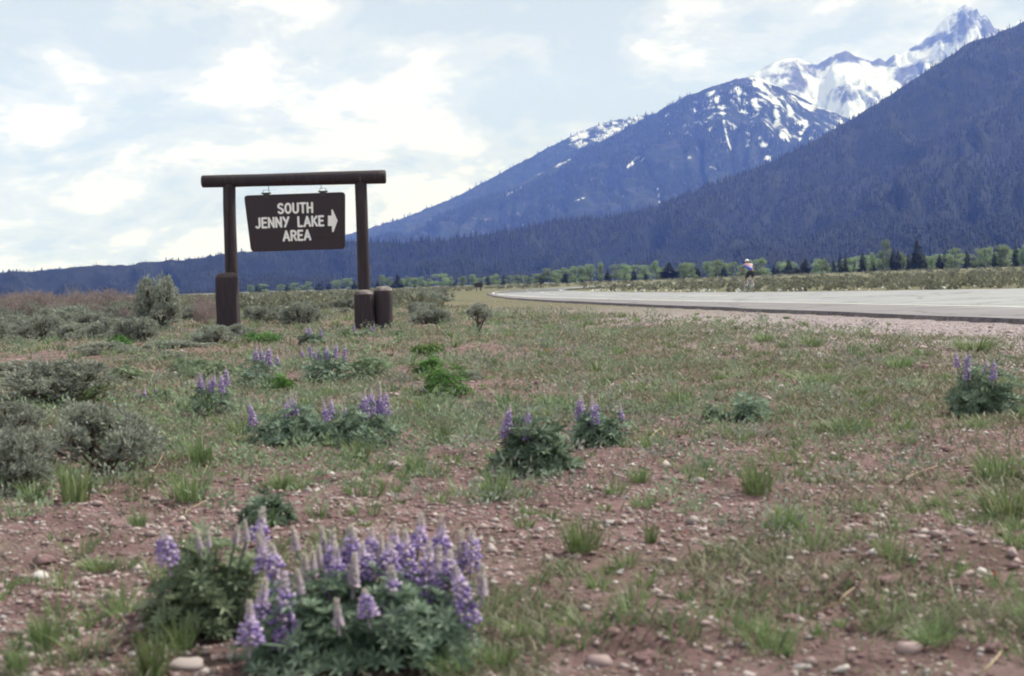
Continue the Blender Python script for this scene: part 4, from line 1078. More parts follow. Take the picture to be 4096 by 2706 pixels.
# ------------------------------------------------------------------ lupines and other herbs
def palmate(mb, P, Nrm, size, tint, mat=0, nl=7):
    """palmate leaves: leaflets radiating round the top of each leaf stalk"""
    n = len(P); a0 = perp(Nrm); b0 = np.cross(Nrm, a0)
    for q in range(nl):
        t = 2 * math.pi * q / nl
        D = (math.cos(t) * a0 + math.sin(t) * b0 + Nrm * .45) * size[:, None]
        S = np.cross(Nrm, norm(D)) * (size * .16)[:, None]
        leaves(mb, P, D, S, mat, np.clip(tint + rng.normal(size=n) * .12, 0, 1), .3)
def herb(nleaf, W, H, size, mat, dome=1.0, nl=7, dark=0.0):
    """dome of palmate leaves on stalks, W wide and H tall"""
    mb = MB()
    u = rand_dir(nleaf, .4); u[:, 2] = np.abs(u[:, 2]) ; rr = rng.uniform(.35, 1, (nleaf, 1)) ** .5
    ph = rng.uniform(0, 6.28, 3); az_ = np.arctan2(u[:, 1], u[:, 0]); lob = .82 + .16 * np.sin(3 * az_ + ph[0]) + .12 * np.sin(5 * az_ + ph[1] + 3 * u[:, 2]) + .08 * np.sin(9 * u[:, 2] + ph[2])
    P = u * rr * lob[:, None] * np.array([W / 2 * 1.1, W / 2 * 1.1, H]); P[:, 2] = np.maximum(P[:, 2], .02)
    Nrm = norm(u * .7 + rng.normal(size=u.shape) * .35 + [0, 0, .7])
    sz = size * rng.uniform(.6, 1.2, nleaf)
    palmate(mb, P, Nrm, sz, rng.uniform(0, 1, nleaf) * (1 - dark), 0, nl)
    for q in range(0, nleaf, 4):
        b = np.array([P[q][0] * .25, P[q][1] * .25, 0]); tube(mb, [b, (b + P[q]) / 2 + [0, 0, .02], P[q]], [.003, .0025, .002], 3, cap=False, tint=.3)
    return mb.mesh('foliage', MAT[mat])
def spike_mesh(kind, seed):
    """flower spike 1 unit tall: whorls of pea florets at the bottom, closed buds to the tip"""
    g = np.random.default_rng(seed); mb = MB()
    open_to = {'full': .70, 'half': .46, 'bud': 0.0}[kind]
    tube(mb, [(0, 0, -.35), (0, 0, .3), (g.normal() * .03, g.normal() * .03, .97)], [.022, .018, .01], 5, cap=False, tint=.82)
    wh = 14
    for i in range(wh):
        t = (i + .5) / wh
        opened = t < open_to
        m = 7 if opened else 8
        rad = .155 * (1 - .5 * t / max(open_to, .3)) + .03 if opened else .075 * (1 - .75 * (t - open_to) / (1 - open_to)) + .012
        for j in range(m):
            a = 2 * math.pi * (j + .5 * (i % 2)) / m + g.normal() * .15
            out = np.array([math.cos(a), math.sin(a), 0]); side = np.array([-math.sin(a), math.cos(a), 0]); up = np.array([0, 0, 1.0])
            if g.uniform() < .10: continue
            c = np.array([0, 0, t + g.normal() * .014])
            if opened:
                L_ = rad * g.uniform(.8, 1.25); w = .05; h = .047
                p = c + out * L_ * .35
                V = [p, p + out * L_ * .5 + side * w + up * h * .3, p + out * L_ * .75 + up * h * 1.3, p + out * L_ * .5 - side * w + up * h * .3, p + out * L_ * .85 - up * h * .6, p + out * L_ * .3 - up * h * .5]
                F = [[0, 1, 2], [0, 2, 3], [1, 4, 2], [3, 2, 4], [0, 5, 1], [1, 5, 4], [0, 3, 5], [5, 3, 4]]
                tn = np.clip(g.uniform(.08, .52), 0, 1); tn = .68 if g.uniform() < .25 else tn
                mb.add(V, F, 0, [tn, tn, min(.68, tn + .12), tn, tn * .6, tn * .7])
            else:
                L_ = rad * 1.15; w = max(.010, rad * .34); p = c + out * rad * .25
                V = [p, p + out * L_ * .6 + side * w, p + out * L_ * .8 + up * .055, p + out * L_ * .6 - side * w, p + out * L_ * .7 - up * .012]
                e = (t - open_to) / (1 - open_to)
                tn = (.50 if g.uniform() < .5 else .78) if (e < .3 and kind != 'bud') else .76 + .24 * e
                mb.add(V, [[0, 1, 2], [0, 2, 3], [1, 4, 2], [3, 2, 4]], 0, np.clip(tn + g.normal() * .03, 0, 1))
    return mb.mesh('flower_spike', MAT['floret'])
SPK = {k: [spike_mesh(k, 10 * i + s) for s in range(6)] for i, k in enumerate(('full', 'half', 'bud'))}
def add_spike(root, wx, wy, ztop, length, kind, gauge=1.0, lean=(0, 0)):
    o = link('flower_spike', SPK[kind][rng.integers(6)], root)
    o.location = (wx - root.location.x, wy - root.location.y, ztop - length - root.location.z)
    o.scale = (length * gauge, length * gauge, length); o.rotation_euler = (lean[0], lean[1], rng.uniform(0, 6.28))
def stalks(root, tops):
    mb = MB()
    for x, y, z in tops:
        x -= root.location.x; y -= root.location.y; z -= root.location.z
        b = np.array([x * .45, y * .45, 0.]); t = np.array([x, y, z]); tube(mb, [b, (b + t) / 2 + [0, 0, .02], t], [.004, .0035, .003], 4, cap=False)
    o = mb.build('stalks', MAT['lupine'], root); o['kind'] = 'stuff'
def lupine(px, ytop, ybot, wpx, label, spikes=None, nspk=0, mat='lupine', nleaf=150, size=None, group=None, leaf_top=None, kinds=('full', 'half'), slen=None, dark=0.0, cat='lupine', name='lupine', nl=7, zoff=0):
    g = on_ground(px, ybot); Y = g[1]; s = np.linalg.norm(g[:2]) / FPX
    W = wpx * s; n2 = g[:2] / np.linalg.norm(g[:2]); c = g[:2] + n2 * W * .3; k = np.linalg.norm(c) / np.linalg.norm(g[:2])
    W *= k; Hh = (ybot - (leaf_top or ytop)) * s * k
    if not spikes: W *= 1.15; Hh *= 1.22; nleaf = int(nleaf * 1.35); nspk = max(nspk - 1, min(nspk, 2))
    root = empty(name, (c[0], c[1], float(gz(c[0], c[1])) - .005 + zoff))
    me = herb(nleaf, W, Hh, size or max(.035, .11 * W), mat, nl=nl, dark=dark)
    link('foliage', me, root)
    tops = []
    if spikes:
        ys = [b for a, b, *_ in spikes]; lo, hi = min(ys), max(ys)
        for a, b, e, kind in spikes:
            f = (b - lo) / max(1, hi - lo)                       # lower tips stand nearer
            yy = c[1] + W * (.30 - .80 * f); top = at_y(a, b, yy); ln = (e - b) / FPX * yy * 1.22
            add_spike(root, top[0], yy, top[2], ln, kind, {'full': 1.2, 'half': 1.25, 'bud': 1.5}[kind] * min(1.5, max(.75, .12 / ln)), (rng.normal() * .09, rng.normal() * .09)); tops.append((top[0], yy, top[2] - ln))
    for q in range(nspk):
        t = rng.uniform(0, 6.28); r = math.sqrt(rng.uniform()) * W * .42
        ln = (slen or .10) * rng.uniform(.7, 1.2); zt = root.location.z + Hh * rng.uniform(.68, .92) + ln * .75
        x, y = c[0] + r * math.cos(t), c[1] + r * math.sin(t)
        add_spike(root, x, y, zt, ln, kinds[rng.integers(len(kinds))], .8, (rng.normal() * .08, rng.normal() * .08)); tops.append((x, y, zt - ln))
    if tops: stalks(root, tops)
    return tag(root, label, cat, group)
Q = lambda L: [(500 + a * .674, 1950 + b * .674, 1950 + e * .674, k) for a, b, e, k in L]
F_, H_, B_ = 'full', 'half', 'bud'
lupine(1480, 2060, 2690, 1020, 'large lupine clump crowded with purple flower spikes in front of bare soil',
       Q([(730, 660, 880, H_), (780, 530, 745, H_), (838, 262, 450, H_), (905, 330, 590, F_), (945, 505, 880, F_), (1062, 388, 560, B_), (1036, 480, 610, B_), (1110, 378, 500, B_), (1150, 335, 450, B_),
          (1172, 230, 350, B_), (1207, 255, 600, F_), (1318, 225, 480, F_), (1345, 390, 560, B_), (1382, 220, 420, H_), (1440, 235, 480, F_), (1515, 285, 410, B_), (1590, 205, 400, H_), (1660, 255, 515, F_),
          (1730, 145, 340, H_), (1790, 315, 620, F_), (1835, 350, 640, H_), (1867, 155, 360, H_), (1587, 465, 775, F_), (1437, 600, 745, F_), (1262, 655, 795, B_), (1970, 255, 490, B_), (2042, 255, 450, F_),
          (2030, 440, 750, F_), (2112, 450, 610, B_), (1010, 228, 350, B_), (1905, 370, 560, F_), (1250, 330, 520, H_), (1400, 330, 520, F_), (1560, 330, 500, F_)]),
       nleaf=900, size=.030, leaf_top=2330, dark=.3)
lupine(830, 2150, 2560, 520, 'leafy lupine with few flower spikes beside the large flowering clump',
       Q([(250, 240, 420, F_), (440, 248, 350, B_), (492, 255, 340, B_), (645, 215, 310, B_), (712, 190, 300, B_), (785, 118, 290, H_), (822, 235, 340, B_)]),
       nleaf=620, size=.029, leaf_top=2150, mat='pale_green')
lupine(848, 1520, 1660, 205, 'lupine with pale purple spikes above a broad grass tuft on stony soil', nspk=9, nleaf=130, size=.035, slen=.13, leaf_top=1545, kinds=('full', 'half'))
lupine(1032, 1440, 1550, 180, 'lupine with pinkish spikes among pale leafy herbs', nspk=8, nleaf=120, size=.04, slen=.16, kinds=('full', 'full', 'half'))
lupine(1300, 1420, 1522, 190, 'rounded dark green lupine with scattered spikes beside the silvery herb', nspk=11, nleaf=170, size=.04, slen=.13)
lupine(1472, 1405, 1520, 190, 'silvery green herb without flowers beside the rounded lupine', nleaf=220, size=.035, mat='pale_green', cat='herb', name='leafy_herb', nl=5)
lupine(1180, 1650, 1790, 330, 'dark lupine with deep purple spikes, one half of a sprawling pair', nspk=8, nleaf=200, size=.04, slen=.13, dark=.45, leaf_top=1660, kinds=('full', 'half'))
lupine(1440, 1655, 1795, 300, 'dark lupine with deep violet spikes and grass at its foot', nspk=8, nleaf=180, size=.04, slen=.14, dark=.35, kinds=('full', 'full', 'half'))
lupine(2140, 1695, 1900, 290, 'lush lupine with broad shiny leaves and a few pale spikes', nspk=5, nleaf=200, size=.055, slen=.12)
lupine(2388, 1655, 1790, 210, 'compact lupine with pale pink spikes next to a white flat stone', nspk=8, nleaf=170, size=.04, slen=.13, kinds=('full', 'half'))
lupine(3936, 1490, 1672, 280, 'upright bushy lupine with lilac spikes near the gravel shoulder', nspk=9, nleaf=260, size=.04, slen=.12, kinds=('full', 'half'))
lupine(1250, 1335, 1375, 110, 'small lupine clump between the uprights of the log sign', nspk=7, nleaf=70, size=.05, slen=.15)
lupine(1450, 1318, 1350, 120, 'lupine growing against the pair of ground stubs', nspk=5, nleaf=60, size=.04, slen=.12)
lupine(572, 1585, 1612, 60, 'stray purple lupine with two short spikes on bare stones', nspk=2, nleaf=16, size=.03, slen=.11)
lupine(660, 1560, 1600, 80, 'faint lupine with one spike near the stray pair', nspk=1, nleaf=40, size=.035, slen=.09, mat='pale_green')
lupine(1062, 1985, 2105, 200, 'small dense lupine without flowers behind the leafy lupine', nleaf=110, size=.035)
lupine(3000, 1600, 1690, 160, 'dark leafy herb on the thin turf', nleaf=90, size=.035, cat='herb', name='leafy_herb')
lupine(2860, 1640, 1700, 90, 'small dark herb beside the dark leafy herb', nleaf=50, size=.03, cat='herb', name='leafy_herb')
lupine(1775, 1483, 1588, 200, 'bright green dome-shaped herb on bare ground', nleaf=260, size=.04, mat='green', cat='herb', name='leafy_herb', nl=5)
lupine(1714, 1432, 1500, 130, 'green herb behind the bright green dome', nleaf=140, size=.04, mat='green', cat='herb', name='leafy_herb', nl=5)
lupine(1710, 1378, 1425, 130, 'farther green herb in the row behind the bright dome', nleaf=110, size=.045, mat='green', cat='herb', name='leafy_herb', nl=5)
lupine(1050, 1335, 1372, 165, 'flat mat of bright green leaves near the cracked upright', nleaf=130, size=.05, mat='green', cat='herb', name='leafy_herb', nl=5)
lupine(480, 1345, 1396, 90, 'dark green herb in front of the sage thicket', nleaf=90, size=.05, mat='green', cat='herb', name='leafy_herb', nl=5)
lupine(760, 1410, 1460, 150, 'low silvery herb on the stony soil beyond the pale lupine', nleaf=100, size=.04, mat='pale_green', cat='herb', name='leafy_herb')
lupine(850, 1455, 1510, 240, 'spreading silvery herb patch behind the pale lupine', nleaf=140, size=.045, mat='pale_green', cat='herb', name='leafy_herb')
lupine(510, 1440, 1492, 150, 'pale herb patch with a yellow flower beside it', nleaf=90, size=.045, mat='pale_green', cat='herb', name='leafy_herb')
lupine(1120, 1510, 1560, 110, 'light green leafy sprig in front of the pinkish lupine', nleaf=60, size=.045, mat='green', cat='herb', name='leafy_herb')
lupine(1390, 1325, 1352, 80, 'pale leafy herb in front of the ground stub', nleaf=60, size=.05, mat='pale_green', cat='herb', name='leafy_herb')
lupine(1590, 1325, 1350, 80, 'green herb at the foot of the second ground stub', nleaf=60, size=.05, mat='pale_green', cat='herb', name='leafy_herb')

# ------------------------------------------------------------------ grass
def tuft_mesh(n, h, spread, wide, tip=.5):
    mb = MB()
    a = rng.uniform(0, 6.28, n); r = np.sqrt(rng.uniform(0, 1, n)) * spread * .35
    P = np.stack([r * np.cos(a), r * np.sin(a), np.full(n, -.01)], 1)
    a2 = a + rng.normal(size=n) * .5; L_ = h * rng.uniform(.5, 1.1, n); out = rng.uniform(.1, .6, n) * spread
    D = np.stack([np.cos(a2) * out * .5, np.sin(a2) * out * .5, L_], 1)
    bend = np.stack([np.cos(a2) * out * .6, np.sin(a2) * out * .6, -L_ * rng.uniform(.02, .3, n)], 1)
    Wd = np.stack([-np.sin(a2), np.cos(a2), 0 * a2], 1); Wd = norm(Wd + rng.normal(size=Wd.shape) * .5) * wide * rng.uniform(.6, 1.2, (n, 1))
    blades(mb, P, D, bend, Wd, 0, np.clip(rng.normal(.5, .25, n), 0, 1))
    return mb.mesh('grass_tuft', MAT['grass'])
TUFT = [tuft_mesh(110, 1, .75, .016), tuft_mesh(150, 1, .9, .013), tuft_mesh(60, 1, .7, .026), tuft_mesh(200, 1, 1.1, .012)]
TUFTS = [(1762, 1665, 1765, 130, 'grass tuft beside the dark lupine pair', 1), (1977, 1850, 2005, 190, 'grass tuft with long arching blades in front of the lush lupine', 0), (1430, 1740, 1850, 170, 'sprawling grass at the foot of the violet lupine', 0),
         (3029, 1775, 1955, 170, 'dense upright green grass tuft alone on thin turf', 1), (2714, 1536, 1610, 140, 'pale grass tuft on thin turf toward the road', 1), (3386, 1660, 1735, 200, 'wide low grass tuft on thin turf', 3),
         (4040, 1920, 2065, 260, 'big dark grass clump at the edge of bare soil', 3), (4000, 1790, 1930, 220, 'tall loose grass behind the big dark clump', 1), (3286, 1471, 1540, 180, 'grass patch close to the gravel', 3), (3436, 1530, 1582, 110, 'small grass tuft over a dark hollow', 1),
         (2327, 2030, 2215, 210, 'dark based grass tuft on stony ground', 1), (3160, 2000, 2122, 170, 'leaning grass tuft by a shadowed hollow', 1), (2605, 2080, 2180, 90, 'few upright broad grass blades', 2), (3740, 2480, 2570, 190, 'low grass tuft beside two soil clods', 3),
         (177, 2415, 2600, 190, 'strong green grass tuft among pebbles', 2), (620, 2480, 2712, 210, 'broad bladed grass in front of the leafy lupine', 2), (715, 2450, 2620, 170, 'grass shoots tucked against the leafy lupine', 2),
         (295, 1830, 2015, 240, 'long grass in front of the broad sagebrush', 2), (755, 1880, 2015, 200, 'loose grass tuft with dry stalks', 0), (545, 2030, 2118, 110, 'short grass tuft on reddish soil', 0), (395, 2215, 2290, 140, 'light green low tuft among stones', 3),
         (800, 1700, 1850, 150, 'thin grass tuft beside the path of pebbles', 0), (960, 1655, 1740, 140, 'grass tuft behind thin dry stalks', 1), (830, 1560, 1665, 90, 'broad grass blades inside the pale purple lupine', 2), (1700, 1560, 1660, 120, 'slender grass near the green dome', 0),
         (2030, 1545, 1640, 130, 'slender grass stems near compact lupine', 0), (1660, 1800, 1890, 140, 'grass tuft on open soil before the violet lupine', 0), (1130, 1870, 1960, 160, 'pale grass tuft on the pebbly ground', 0), (2200, 1560, 1640, 120, 'dark grass tuft behind the pink lupine', 1),
         (1080, 2010, 2110, 60, 'long blade grass beside the dense flowerless lupine', 2), (260, 1500, 1615, 300, 'green grass ringing the hollow sagebrush', 3), (130, 1905, 2010, 150, 'grass under the ragged sagebrush', 0), (2560, 1850, 1930, 110, 'faint grass tuft on turf', 1),
         (3600, 1420, 1480, 140, 'grass tuft rooted in the gravel', 1), (3900, 1340, 1405, 200, 'wide grass patch in the gravel shoulder', 3), (3250, 1320, 1390, 120, 'grass tuft at the rim of the gravel', 1), (3060, 1330, 1375, 110, 'grass tuft by a white seed head', 1),
         (1820, 2600, 2712, 260, 'grass blades beside the large lupine', 1), (2000, 2560, 2690, 220, 'loose grass by the round stone', 0), (60, 2560, 2712, 160, 'blue-green grass at a pale stone', 2)]
for px, yt, yb, w, label, kind in TUFTS:
    g = on_ground(px, yb); s = np.linalg.norm(g[:2]) / FPX
    o = link('grass_tuft', TUFT[kind]); o.location = (g[0], g[1] + .02, float(gz(g[0], g[1] + .02)))
    o.scale = (w * s, w * s, (yb - yt) * s * 1.05); o.rotation_euler = (0, 0, rng.uniform(0, 6.28)); tag(o, label, 'grass tuft', 'grass tufts')
def turf():
    mb = MB(); n = 370000
    d = np.exp(rng.uniform(math.log(2.4), math.log(48), n)); a = rng.uniform(R(-27), R(34), n)
    x = np.sin(a) * d; y = np.cos(a) * d
    dl = XL(y) - x
    bare = fbm(x * .55 + 3, y * .55, 4, 9); fine = fbm(x * 3, y * 3, 3, 14)
    p = np.clip(sm(.62, .38, bare) * .9 + .5 * sm(5, 11, d) - 1.1 * sm(.42, .62, fine), .04, 1) * sm(2.2, 7.6, dl + 3.5 * (fbm(x * .4, y * .4, 3, 3) - .5))
    p = np.clip(p + .22 * sm(-.5, 2, x) * sm(4.5, 8, d) * sm(2.5, 7, dl), 0, 1)
    p = p * np.where(x < 0, .75, 1) * (.55 + .45 * sm(3, 9, d))
    k = rng.uniform(size=n) < p; x, y, d = x[k], y[k], d[k]; m = len(x)
    z = gz(x, y)
    h = rng.uniform(.018, .055, m) * (1 + d * .035); a = rng.uniform(0, 6.28, m); o = h * rng.uniform(.2, .9, m)
    D = np.stack([np.cos(a) * o, np.sin(a) * o, h], 1); bend = np.stack([np.cos(a) * o * .6, np.sin(a) * o * .6, -h * .2], 1)
    W = norm(rng.normal(size=(m, 3)) * [1, 1, .2]) * (.0016 + .00045 * d)[:, None]
    blades(mb, np.stack([x, y, z - .004], 1), D, bend, W, 0, np.clip(rng.normal(.5, .28, m), 0, 1))
    tag(mb.build('short_grass', MAT['turf'], smooth=False), 'thin short grass and seedlings over the stony soil', 'grass', kind='stuff')
turf()
def clumps():
    mb = MB(); n = 1500
    d = np.exp(rng.uniform(math.log(3.2), math.log(40), n)); a = rng.uniform(R(-26), R(34), n); x = np.sin(a) * d; y = np.cos(a) * d
    k = (XL(y) - x > 1.6) & (rng.uniform(size=n) < sm(1, 8, XL(y) - x) + .1) & (fbm(x * .9, y * .9, 3, 71) > .42); x, y, d = x[k], y[k], d[k]
    q = 26; m = len(x) * q
    R_ = np.repeat(rng.uniform(.02, .085, len(x)), q) * np.repeat(1 + d * .03, q); h = R_ * rng.uniform(.5, 1.3, m)
    a = rng.uniform(0, 6.28, m); r = np.sqrt(rng.uniform(size=m)) * R_ * .5
    X = np.repeat(x, q) + r * np.cos(a); Y = np.repeat(y, q) + r * np.sin(a)
    o = R_ * rng.uniform(.1, .7, m); D = np.stack([np.cos(a) * o, np.sin(a) * o, h], 1); bend = np.stack([np.cos(a) * o * .5, np.sin(a) * o * .5, -h * .2], 1)
    W = norm(rng.normal(size=(m, 3)) * [1, 1, .2]) * (.0011 + .00035 * np.repeat(d, q))[:, None]
    blades(mb, np.stack([X, Y, gz(X, Y) - .004], 1), D, bend, W, 0, np.clip(np.repeat(rng.uniform(.2, .8, len(x)), q) + rng.normal(0, .15, m), 0, 1))
    tag(mb.build('grass', MAT['grass'], smooth=False), 'many small green grass clumps dotting the turf', 'grass', kind='stuff')
clumps()

def low_herbs():
    for nm, mat, label, n, seed, thr in (('low_herbs', 'pale_green', 'low silvery herbs and seedlings spreading over the stony ground', 2300, 83, .46), ('low_sage_shoots', 'sage', 'short grey sage shoots between the larger shrubs', 1300, 87, .5)):
        mb = MB(); d = np.exp(rng.uniform(math.log(4.5), math.log(42), n)); a = rng.uniform(R(-23), R(16), n); x = np.sin(a) * d; y = np.cos(a) * d
        w8 = sm(4.5, -2, x) * sm(4, 9, d) + .25 * sm(6, 14, d)
        k = (XL(y) - x > 2.5) & (rng.uniform(size=n) < w8) & (fbm(x * .8, y * .8, 3, seed) > thr - .1); x, y, d = x[k], y[k], d[k]
        q = 46; m = len(x) * q; Rr = np.repeat(rng.uniform(.04, .15, len(x)) * (1 + d * .02), q)
        u = rand_dir(m, .3); u[:, 2] = np.abs(u[:, 2]) * .75
        P = np.stack([np.repeat(x, q), np.repeat(y, q), 0 * Rr], 1) + u * Rr[:, None] * rng.uniform(.3, 1, (m, 1)); P[:, 2] += gz(P[:, 0], P[:, 1])
        D = norm(u + rng.normal(size=u.shape) * .5 + [0, 0, .5]) * (Rr * rng.uniform(.14, .32, m))[:, None]
        leaves(mb, P, D, perp(D) * (Rr * .045)[:, None], 0, np.clip(np.repeat(rng.uniform(.2, .8, len(x)), q) + rng.normal(0, .15, m), 0, 1))
        tag(mb.build(nm, MAT[mat], smooth=False), label, 'herbs', kind='stuff')
low_herbs()

# ------------------------------------------------------------------ stones, clods, straw
def stone_mesh(seed, rings=5, seg=9):
    g = np.random.default_rng(seed); e = g.uniform(.75, 1.0)
    f = g.uniform(.55, .85, 3); V = [(0, 0, 1.)]
    for i in range(1, rings):
        a = math.pi * i / rings
        for j in range(seg):
            t = 2 * math.pi * j / seg; p = np.array([math.sin(a) * math.cos(t), math.sin(a) * math.sin(t), math.cos(a)])
            p = np.sign(p) * np.abs(p) ** e * (1 + .13 * g.normal()); V.append(tuple(p))
    V.append((0, 0, -1.)); k = len(V) - 1
    F3 = [[0, 1 + j, 1 + (j + 1) % seg] for j in range(seg)] + [[k, k - seg + (j + 1) % seg, k - seg + j] for j in range(seg)]
    F4 = [[1 + i * seg + j, 1 + (i + 1) * seg + j, 1 + (i + 1) * seg + (j + 1) % seg, 1 + i * seg + (j + 1) % seg] for i in range(rings - 2) for j in range(seg)]
    V = np.array(V) * np.array([.5, .38 * f[0] / .7, .30 * f[1] / .7])
    return V, np.array(F3), np.array(F4)
def stone_data(seed):
    V, F3, F4 = stone_mesh(seed); mb = MB(); mb.add(V, F4); mb.F.append(F3); mb.M.append(np.zeros(len(F3), int)); return mb.mesh('stone', MAT['stone'])
STN = [stone_data(s) for s in range(8)]
def put_stone(px, py, wpx, label, group=None, me=None, sink=.25, flat=1.0, rz=None):
    g = on_ground(px, py); w = wpx * np.linalg.norm(g[:2]) / FPX
    o = link('stone', me or STN[rng.integers(8)]); o.location = (g[0], g[1], float(gz(g[0], g[1])) + w * (.3 - sink) * flat)
    o.scale = (w, w, w * flat); o.rotation_euler = (rng.normal() * .2, rng.normal() * .2, rng.uniform(0, 6.28) if rz is None else rz)
    return tag(o, label, 'stone', group)
for px, py, w, lab, fl, rz in ((743, 2668, 150, 'long flat pinkish stone in front of the leafy lupine', .5, 0), (2394, 2655, 115, 'large round pale stone half buried near the lupine grass', 1, 0), (3631, 2605, 110, 'rounded buff stone casting a dark shadow below it', .95, 0),
                       (160, 2305, 62, 'pale oblong stone on open soil', .8, .5), (350, 2425, 74, 'reddish oblong stone standing on loose soil', .8, .2), (290, 2350, 46, 'small cream stone among pebbles', .9, 0), (415, 2372, 44, 'upper one of two small cream stones', .8, 0),
                       (415, 2395, 42, 'lower one of two small cream stones', .8, 0), (858, 2130, 62, 'round brown stone behind the leafy lupine spikes', .9, 0), (2680, 2240, 68, 'flat cream stone on open soil', .55, 0), (2950, 2335, 60, 'flat white stone on open soil', .5, 0),
                       (2462, 2092, 95, 'long low pale stone lying like a stick', .3, 0), (2456, 1643, 66, 'flat white stone behind the compact lupine', .35, 0), (2405, 1643, 28, 'little white stone beside the flat white one', .5, 0), (50, 2030, 62, 'pale stone near the ragged sagebrush', .8, 0),
                       (2540, 2425, 30, 'small round white pebble on mossy ground', 1, 0), (3240, 1980, 40, 'upright cream stone by the leaning grass', 1.3, 1.2), (2930, 2160, 40, 'cream stone beside an orange flower', .9, 0), (870, 2560, 48, 'round brown stone in the shade of the leafy lupine', 1, 0),
                       (100, 2685, 50, 'pale stone at the blue-green grass', .9, 0), (130, 2310, 40, 'angular tan stone beside the pale oblong one', .9, 0), (1960, 1480, 24, 'tan stone on thin turf beyond the green dome', .8, 0)):
    put_stone(px, py, w, lab, flat=fl, rz=rz)
placed = 0
while placed < 275:
    py = 2706 - 1100 * rng.uniform() ** 1.5; px = rng.uniform(-20, 4110)
    g = on_ground(px, py); b = fbm(np.array([g[0] * .55 + 3]), np.array([g[1] * .55]), 4, 9)[0]
    if rng.uniform() > .25 + .9 * sm(.35, .6, b) : continue
    d = np.hypot(*g[:2]); w = math.exp(rng.normal(math.log(.019), .42)); w = min(w, .05)
    sz = 'tiny' if w < .016 else 'small' if w < .024 else 'fist-like'
    where = 'around the leafy lupine and pebbly soil' if px < 950 and py > 2050 else 'on bare soil past the large lupine clump' if px > 1900 and py > 2150 else 'in front of the broad sagebrush' if px < 1000 else 'on thin turf below the road shoulder' if px > 2500 else 'on open soil between the lupines'
    put_stone(px, py, w * FPX / d, sz + ' rounded river pebble lying loose ' + where, 'loose pebbles', sink=.2, flat=rng.uniform(.5, 1)); placed += 1
def pebbles(name, label, n, dmin, dmax, wfun, dens, seed, mat='stone'):
    g = np.random.default_rng(seed); mb = MB()
    d = np.exp(g.uniform(math.log(dmin), math.log(dmax), n)); a = g.uniform(R(-28), R(35), n); x = np.sin(a) * d; y = np.cos(a) * d
    k = g.uniform(size=n) < dens(x, y, d); x, y, d = x[k], y[k], d[k]; m = len(x)
    w = wfun(d, g, m)
    z = gz(x, y) + w * .08
    IV = np.array([(1, 0, 0), (0, 1, 0), (-1, 0, 0), (0, -1, 0), (.25, .1, 1), (-.55, -.5, .6), (0, 0, -1)]) * .5
    IF = np.array([(0, 1, 4), (1, 2, 4), (2, 5, 4), (2, 3, 5), (3, 4, 5), (3, 0, 4), (1, 0, 6), (2, 1, 6), (3, 2, 6), (0, 3, 6)])
    sc = np.stack([w * g.uniform(.8, 1.3, m), w * g.uniform(.6, 1, m), w * g.uniform(.4, .75, m)], 1)
    t = g.uniform(0, 6.28, m); J = IV[None] * (1 + .18 * g.normal(size=(m, 7, 1)))
    L_ = J * sc[:, None]; X = L_[..., 0] * np.cos(t)[:, None] - L_[..., 1] * np.sin(t)[:, None]; Y = L_[..., 0] * np.sin(t)[:, None] + L_[..., 1] * np.cos(t)[:, None]
    V = np.stack([X + x[:, None], Y + y[:, None], L_[..., 2] + z[:, None]], -1).reshape(-1, 3)
    F = (np.arange(m)[:, None, None] * 7 + IF[None]).reshape(-1, 3)
    mb.add(V, F, 0, np.repeat(g.uniform(0, 1, m), 7))
    tag(mb.build(name, MAT[mat]), label, 'gravel', kind='stuff')
def soil_dens(x, y, d):
    b = fbm(x * .55 + 3, y * .55, 4, 9); return np.clip(.25 + .9 * sm(.34, .6, b), 0, 1) * sm(.5, 3, XL(y) - x)
pebbles('small_pebbles', 'small pebbles strewn over the reddish soil', 46000, 2.5, 22, lambda d, g, m: np.exp(g.normal(math.log(.0125), .48, m)) * (1 + d * .03), soil_dens, 5)
pebbles('soil_crumbs', 'crumbly reddish soil lumps over the bare ground', 22000, 2.5, 16, lambda d, g, m: np.exp(g.normal(math.log(.013), .5, m)), soil_dens, 8, 'clod')
def grav_dens(x, y, d):
    dl = XL(y) - x; return np.where(dl > .2, sm(8.8, 3.0, dl + 6 * (fbm(x * .35, y * .35, 4, 3) - .5)), 0)
pebbles('gravel', 'pinkish gravel along the road shoulder', 36000, 11, 75, lambda d, g, m: np.exp(g.normal(math.log(.026), .35, m)) * (1 + d * .008), grav_dens, 6)
